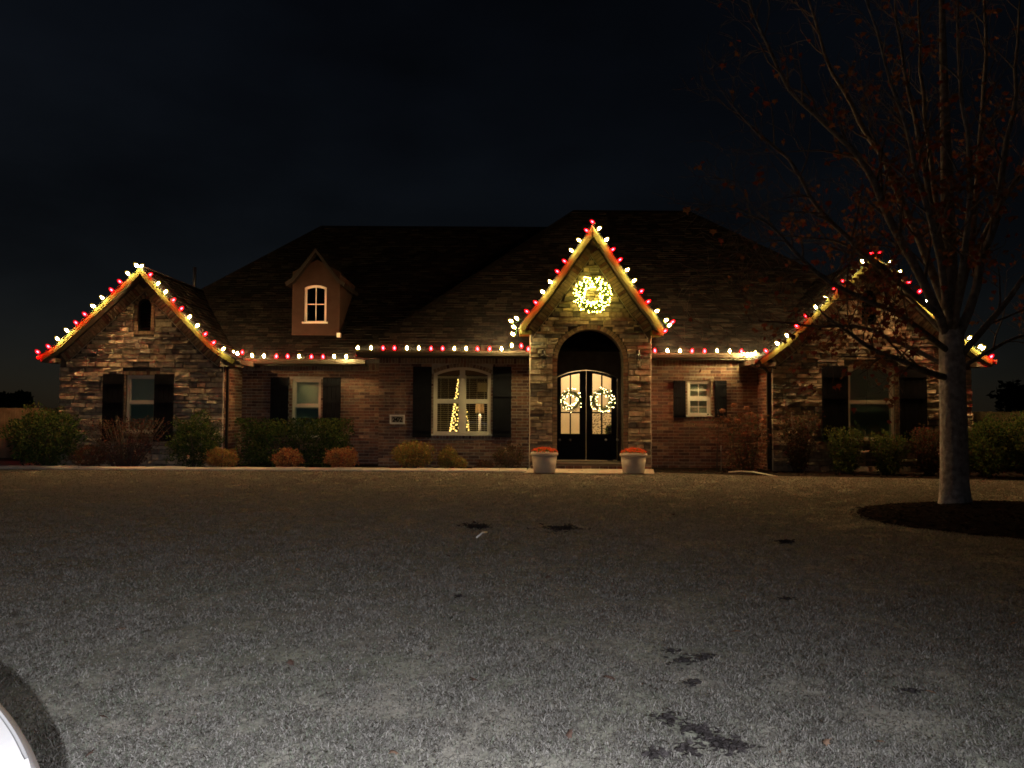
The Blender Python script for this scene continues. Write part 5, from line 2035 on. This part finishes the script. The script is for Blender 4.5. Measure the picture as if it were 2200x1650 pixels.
cl = .5 * vnoise(xx, yy, 5.5, 1) + .3 * vnoise(xx, yy, 13, 2) + .2 * vnoise(xx, yy, 1.6, 3)
_gp = G(450, 1270)
keep &= rng.random(NB) < np.clip((cl - .1) * 2.2, .5, 1)
xx, yy, cl = xx[keep], yy[keep], cl[keep]
n = len(xx)
h = (.007 + .036 * cl ** 1.5) * rng.uniform(.6, 1.3, n)
wd = (.0011 + .00036 * yy) * rng.uniform(.7, 1.3, n)
az = rng.random(n) * 6.283
lean = rng.uniform(.6, 3.0, n)
ba = rng.random(n) * 6.283
dx, dy = np.cos(ba), np.sin(ba)
tx, ty = np.cos(az) * wd, np.sin(az) * wd
V = np.zeros((n, 5, 3), np.float32)
m_off = h * lean * .35
t_off = h * lean
V[:, 0] = np.stack([xx - tx, yy - ty, np.zeros(n) - .004], 1)
V[:, 1] = np.stack([xx + tx, yy + ty, np.zeros(n) - .004], 1)
V[:, 2] = np.stack([xx + dx * m_off + tx * .8, yy + dy * m_off + ty * .8, h * .6], 1)
V[:, 3] = np.stack([xx + dx * m_off - tx * .8, yy + dy * m_off - ty * .8, h * .6], 1)
V[:, 4] = np.stack([xx + dx * t_off, yy + dy * t_off, h * np.clip(1.15 - .3 * lean, .4, 1)], 1)
me = bpy.data.meshes.new("grass")
me.vertices.add(n * 5)
me.vertices.foreach_set('co', V.ravel())
base = (np.arange(n) * 5)[:, None]
loops = np.concatenate([base + np.array([[0, 1, 2, 3]]), base + np.array([[3, 2, 4]])], 1).ravel()
me.loops.add(n * 7)
me.loops.foreach_set('vertex_index', loops.astype(np.int32))
ls = np.stack([np.arange(n) * 7, np.arange(n) * 7 + 4], 1).ravel()
me.polygons.add(n * 2)
me.polygons.foreach_set('loop_start', ls.astype(np.int32))
M_grass = [leafmat("grass_straw", (0.205, 0.188, 0.160), .15, .3), leafmat("grass_tan", (0.175, 0.159, 0.134), .2, .3), leafmat("grass_olive", (0.13, 0.137, 0.10), .2, .3), leafmat("grass_dull", (0.105, 0.095, 0.08), .2, .3)]
for m in M_grass:
    me.materials.append(m)
gn = vnoise(xx, yy, .55, 8)
_gp = G(450, 1270)
green = np.exp(-(((xx - _gp.x) / .75) ** 2 + ((yy - _gp.y) / .55) ** 2))      # a greener, denser patch of turf at mid left
gn = gn + 1.6 * green
cm = np.clip((cl - .3) * 2.5, 0, 1)
pw = np.stack([.05 + .5 * cm, .25 + .1 * cm, np.clip(.12 + .5 * (gn - .4), .04, 1.6), .45 - .38 * cm], 1)
pw = np.cumsum(pw / pw.sum(1, keepdims=True), 1)
mi = (rng.random(n)[:, None] > pw).sum(1).clip(0, 3)
me.polygons.foreach_set('material_index', np.repeat(mi, 2).astype(np.int32))
me.update(calc_edges=True)
me.validate()
go = bpy.data.objects.new("grass", me)
COL.objects.link(go)
go['kind'] = 'stuff'

# bare soil patches worn into the lawn
sb = MB()
for g, r in HG:
    for q in range(int(30 + 5200 * r * r)):
        rr = abs(random.gauss(0, .42)) * r
        a = random.uniform(0, 6.283)
        w_ = 1 + .9 * noise.noise(Vector((math.cos(a) * 1.6 + g.x * 7, math.sin(a) * 1.6, g.y * 7)))
        x, y = g.x + math.cos(a) * rr * w_ * 1.25, g.y + math.sin(a) * rr * w_ * 1.1
        s_ = random.uniform(.006, .017) * (1.0 if y < 6 else 1.8)
        b_ = random.uniform(0, 6.283)
        d = Vector((math.cos(b_), math.sin(b_), random.uniform(-.35, .35))) * s_
        e = Vector((-math.sin(b_), math.cos(b_), random.uniform(-.35, .35))) * s_ * .6
        c = Vector((x, y, random.uniform(.006, .022)))
        sb.add([c - d - e, c + d - e * .6, c + d + e, c - d * .7 + e], [(0, 1, 2, 3)])
so = sb.build("bare_soil", M_soil)
so['kind'] = 'stuff'

# fallen leaves on the lawn
LEAF_DRY = [leaf_mesh(leafmat('dry_leaf_brown', (0.16, 0.10, 0.065), .3, .1))[0], leaf_mesh(leafmat('dry_leaf_dark', (0.09, 0.055, 0.04), .3, .1))[0]]
spots = [(185, 1642), (1310, 1470), (1580, 1367), (2000, 1500), (1955, 1290), (2180, 1350), (620, 1430), (1020, 1470), (300, 1190), (1450, 1110), (1830, 1210), (1640, 1230), (1900, 1610), (1230, 1590), (960, 1200)]
for q in range(14):
    spots.append((random.uniform(60, 2180), random.uniform(1060, 1640) if q % 2 else random.uniform(1060, 1250)))
for u, v in spots:
    g = G(u, v)
    if abs((g.x - MC.x) / MRX) < 1.1 and abs((g.y - MC.y) / MRY) < 1.1:
        continue
    s = random.uniform(.04, .065)
    Mx = Matrix.Translation((g.x, g.y, .030)) @ Matrix.Rotation(random.uniform(0, 6.283), 4, 'Z') @ Matrix.Rotation(random.gauss(0, .45), 4, 'X') @ Matrix.Rotation(random.gauss(0, .4), 4, 'Y') @ Matrix.Diagonal((s, s, s * 1.6, 1))
    o = inst("fallen_leaf", LEAF_DRY[random.randrange(2)], None, Mx)
    tag(o, "dry brown maple leaf lying on the lawn", "leaf", "fallen maple leaves on the lawn")
a, b = G(1024, 1164), G(1046, 1154)
tag(MB().tube([(a.x, a.y, .045), ((a.x + b.x) / 2, (a.y + b.y) / 2 + .06, .06), (b.x, b.y, .05)], .010, 6).build("twig", M_cordwhite), "pale bent twig lying on the lawn below the left planter", "twig")

# ------------------------------------------------------------------ fences and far trees
def fence(label, x0, x1, y, h, slope=0.0):
    f = thing("wood_fence", label, "fence", ((x0 + x1) / 2, y, 0))
    MB().box((x0, y + .03, .35), (x1, y + .07, .44)).build("rail", M_fence, f)
    MB().box((x0, y + .03, h - .4), (x1, y + .07, h - .31)).build("rail", M_fence, f)
    k_ = int((x1 - x0) / .145)
    for q in range(k_):
        x = x0 + q * (x1 - x0) / k_
        hh = h + random.uniform(-.008, .008)
        MB().box((x + .003, y - .012, .03), (x + (x1 - x0) / k_ - .003, y + .012, hh)).build("board", M_fence, f)
    for q in range(int((x1 - x0) / 2.2) + 1):
        MB().box((x0 + q * 2.2, y + .071, 0), (x0 + q * 2.2 + .09, y + .16, h - .05)).build("post", M_fence, f)


fence("cedar privacy fence left of the house behind the driveway", -20.0, -11.25, 21.2, HC + .08)
fence("cedar privacy fence right of the house behind the shrubs", 11.9, 20.0, 21.8, HC + .12)


def far_tree(u, y, h, w, label):
    c = P(u, 880, y)
    t_ = thing("distant_tree", label, "tree", (c.x, y, 0), "distant trees beyond the fences")
    MB().tube([(c.x, y, 0), (c.x, y, h * .6)], [.2, .08], 7).build("trunk", M_bark, t_)
    mb = MB()
    for q in range(900):
        d = Vector((random.gauss(0, 1), random.gauss(0, 1), random.gauss(0, 1))).normalized()
        r = random.random() ** .4 * (.75 + .5 * noise.noise(d * 2 + Vector((u, 0, 0))))
        p = Vector((c.x + d.x * w * r, y + d.y * w * r, h * .62 + d.z * h * .4 * r))
        a_ = Vector((random.gauss(0, 1), random.gauss(0, 1), random.gauss(0, 1))).normalized() * .28
        b_ = a_.orthogonal().normalized() * .16
        mb.add([p - a_, p + b_, p + a_, p - b_], [(0, 1, 2, 3)])
    mb.build("crown", LM['green'][2], t_)


far_tree(38, 60, 2.9, 1.3, "small dark tree beyond the left fence")
far_tree(-20, 64, 3.2, 2.0, "dark tree beyond the left fence at the photo's edge")
far_tree(2190, 58, 4.2, 2.2, "dark tree beyond the right fence")

# ------------------------------------------------------------------ white car parked at the kerb, nose at the lower left corner
M_car = mat("car_white_paint", (0.30, 0.285, 0.265), 0.6, 0.02, 2, spec=.25)
M_rubber = mat("tyre_rubber", (0.02, 0.02, 0.02), .85, .1, 20)
M_carglass = mat("car_glass_dark", (0.01, 0.012, 0.014), .06, .1, 2, spec=.6)
M_lamp = mat("headlamp_lens", (0.55, 0.57, 0.6), .1, .05, 4, spec=.7)
M_alloy = mat("alloy_rim", (0.5, 0.5, 0.52), .3, .05, 6, metal=1.0)
CX, CYm = -.765, .855              # nose tip x, centre line y
zg = -.13
car = thing("parked_car", "white car whose rounded front corner shows at the lower left of the lawn", "car", (CX - 2.2, CYm, zg))
# stations: distance behind the nose, half width, bonnet height above the road, section power
ST = [(.0, .455, .86), (.023, .50, .905), (.08, .572, .925), (.16, .660, .94), (.253, .750, .955), (.36, .835, .968), (.52, .915, .985), (.75, .962, 1.01), (1.0, .975, 1.035), (1.35, .98, 1.07), (1.7, .985, 1.10), (2.4, .985, 1.10), (3.4, .98, 1.11), (4.1, .95, 1.11), (4.35, .88, 1.06), (4.45, .74, .95)]


def car_section(hw, ht, groove):
    pts = [(hw * .93, .22), (hw, .34), (hw * 1.0, .5), (hw * .995, ht - .16), (hw * .97, ht - .075), (hw * .91, ht - .035)]
    if groove:
        pts += [(hw * .87 + .006, ht - .016), (hw * .87 + .003, ht - .032), (hw * .87 - .003, ht - .032), (hw * .87 - .006, ht - .014)]
    else:
        pts += [(hw * .87 + .006, ht - .016), (hw * .87 + .003, ht - .0155), (hw * .87 - .003, ht - .015), (hw * .87 - .006, ht - .014)]
    pts += [(hw * .5, ht + .005), (0, ht + .018)]
    return pts + [(-a, b) for a, b in reversed(pts[:-1])]


ST = [(v_.x, v_.y, v_.z - .03) for v_ in smooth_path([Vector(q_) for q_ in ST], 5)]
secs = [car_section(hw, ht, .05 < d < 1.5) for d, hw, ht in ST]
mb = MB()
ns = len(secs[0])
vs = []
for (d, hw, ht), sc in zip(ST, secs):
    vs += [(CX - d, CYm + a, zg + b) for a, b in sc]
fs = [(i * ns + k_, i * ns + k_ + 1, (i + 1) * ns + k_ + 1, (i + 1) * ns + k_) for i in range(len(ST) - 1) for k_ in range(ns - 1)]
fs += [(i * ns + ns - 1, i * ns, (i + 1) * ns, (i + 1) * ns + ns - 1) for i in range(len(ST) - 1)]
fs += [tuple(range(ns)), tuple(reversed(range((len(ST) - 1) * ns, len(ST) * ns)))]
mb.add(vs, fs, 0, False)
body = mb.build("body", M_car, car)
for i_, pn in enumerate(body.data.polygons):
    k_ = i_ % (ns - 1)
    pn.use_smooth = not (5 <= k_ <= 9 or 5 <= ns - 2 - k_ <= 9)
cab = [(1.45, .88, 1.08), (2.15, .77, 1.44), (2.6, .75, 1.49), (3.3, .75, 1.47), (4.05, .80, 1.11)]
g_ = MB()
vs = []
for d, hw, ht in cab:
    vs += [(CX - d, CYm + hw, zg + 1.07), (CX - d, CYm + hw * .93, zg + ht), (CX - d, CYm - hw * .93, zg + ht), (CX - d, CYm - hw, zg + 1.07)]
fs = [(i * 4 + k_, i * 4 + k_ + 1, i * 4 + k_ + 5, i * 4 + k_ + 4) for i in range(len(cab) - 1) for k_ in range(3)]
g_.add(vs, fs).build("window_glass", M_carglass, car)
rf = MB()
rf.add([(CX - d, CYm + s * hw * .94, zg + ht + .012) for d, hw, ht in cab[1:4] for s in (1, -1)] + [(CX - d, CYm + s * hw * .94, zg + ht + .04) for d, hw, ht in cab[1:4] for s in (.9, -.9)],
       [(0, 2, 8, 6), (2, 4, 10, 8), (1, 7, 9, 3), (3, 9, 11, 5), (6, 8, 9, 7), (8, 10, 11, 9), (0, 6, 7, 1), (4, 5, 11, 10)])
rf.build("car_roof", M_car, car)
for d in (.85, 3.55):
    for s in (-1, 1):
        c = Vector((CX - d, CYm + s * .86, zg + .32))
        t_ = MB().lathe([(.20, -.10), (.31, -.10), (.32, -.06), (.32, .06), (.31, .10), (.20, .10)], (0, 0, 0), 24)
        t_.v = [(c.x + x, c.y + z, c.z + y) for x, y, z in t_.v]
        wv = t_.build("wheel", M_rubber, car)
        t_ = MB().lathe([(0, -.07), (.19, -.085), (.2, -.095), (.2, .095), (.19, .085), (0, .07)], (0, 0, 0), 16)
        t_.v = [(c.x + x, c.y + z, c.z + y) for x, y, z in t_.v]
        t_.build("rim", M_alloy, wv)
for s in (-1, 1):
    hl_ = MB()
    pts_ = [(.03, .505), (.12, .615), (.25, .745)]
    vs = [(CX - d + .012, CYm + s * (w_ + .012), zg + z) for d, w_ in pts_ for z in (.56, .68)]
    hl_.add(vs, [(0, 2, 3, 1), (2, 4, 5, 3)]).build("headlight", M_lamp, car)
MB().box((CX + .0, CYm - .38, zg + .36), (CX + .015, CYm + .38, zg + .52)).build("grille", M_rubber, car)
for s in (-1, 1):
    MB().box((CX - 1.72, CYm + s * 1.0 - .09, zg + 1.0), (CX - 1.6, CYm + s * 1.0 + .09, zg + 1.12)).build("wing_mirror", M_car, car)

# ------------------------------------------------------------------ invented flood lamp on a post, standing in for a flash at the camera
LPOS = Vector((.22, -.52, 1.42))
pl_ = thing("added_flash_lamp", "cool white lamp added behind the viewer in place of a camera flash", "lamp", (LPOS.x, LPOS.y - .1, -.13))
MB().lathe([(.09, 0), (.09, .02), (.028, .03), (.028, 1.42), (0, 1.42)], (LPOS.x, LPOS.y - .12, -.13), 12).build("post", M_metal, pl_)  # post of the added lamp
MB().box((LPOS.x - .09, LPOS.y - .10, LPOS.z - .07), (LPOS.x + .09, LPOS.y - .04, LPOS.z + .07)).build("housing", M_metal, pl_)  # head of the added lamp
MB().box((LPOS.x - .02, LPOS.y - .13, LPOS.z - .02), (LPOS.x + .66, LPOS.y - .10, LPOS.z + .02)).build("added_lamp_arm", M_metal, pl_)
MB().box((LPOS.x + .51, LPOS.y - .10, LPOS.z - .02), (LPOS.x + .69, LPOS.y - .04, LPOS.z + .12)).build("housing", M_metal, pl_)  # second head of the added lamp
for dx_, dz_, sh_ in ((0.0, 0.0, .62), (.60, .05, .38)):  # second head added to lift the car's shadow
    sd_ = bpy.data.lights.new("added_flash_light", 'SPOT')
    sd_.energy = ADDED_FLASH_W * sh_
    sd_.color = (0.83, 0.87, 1.0)
    sd_.spot_size = R(156)
    sd_.spot_blend = 1.0
    sd_.shadow_soft_size = .008
    so_ = bpy.data.objects.new("added_flash_light", sd_)
    COL.objects.link(so_)
    so_.location = LPOS + Vector((dx_, 0, dz_))
    so_.rotation_euler = (Vector((-.26, .32, -.91))).to_track_quat('-Z', 'Y').to_euler()
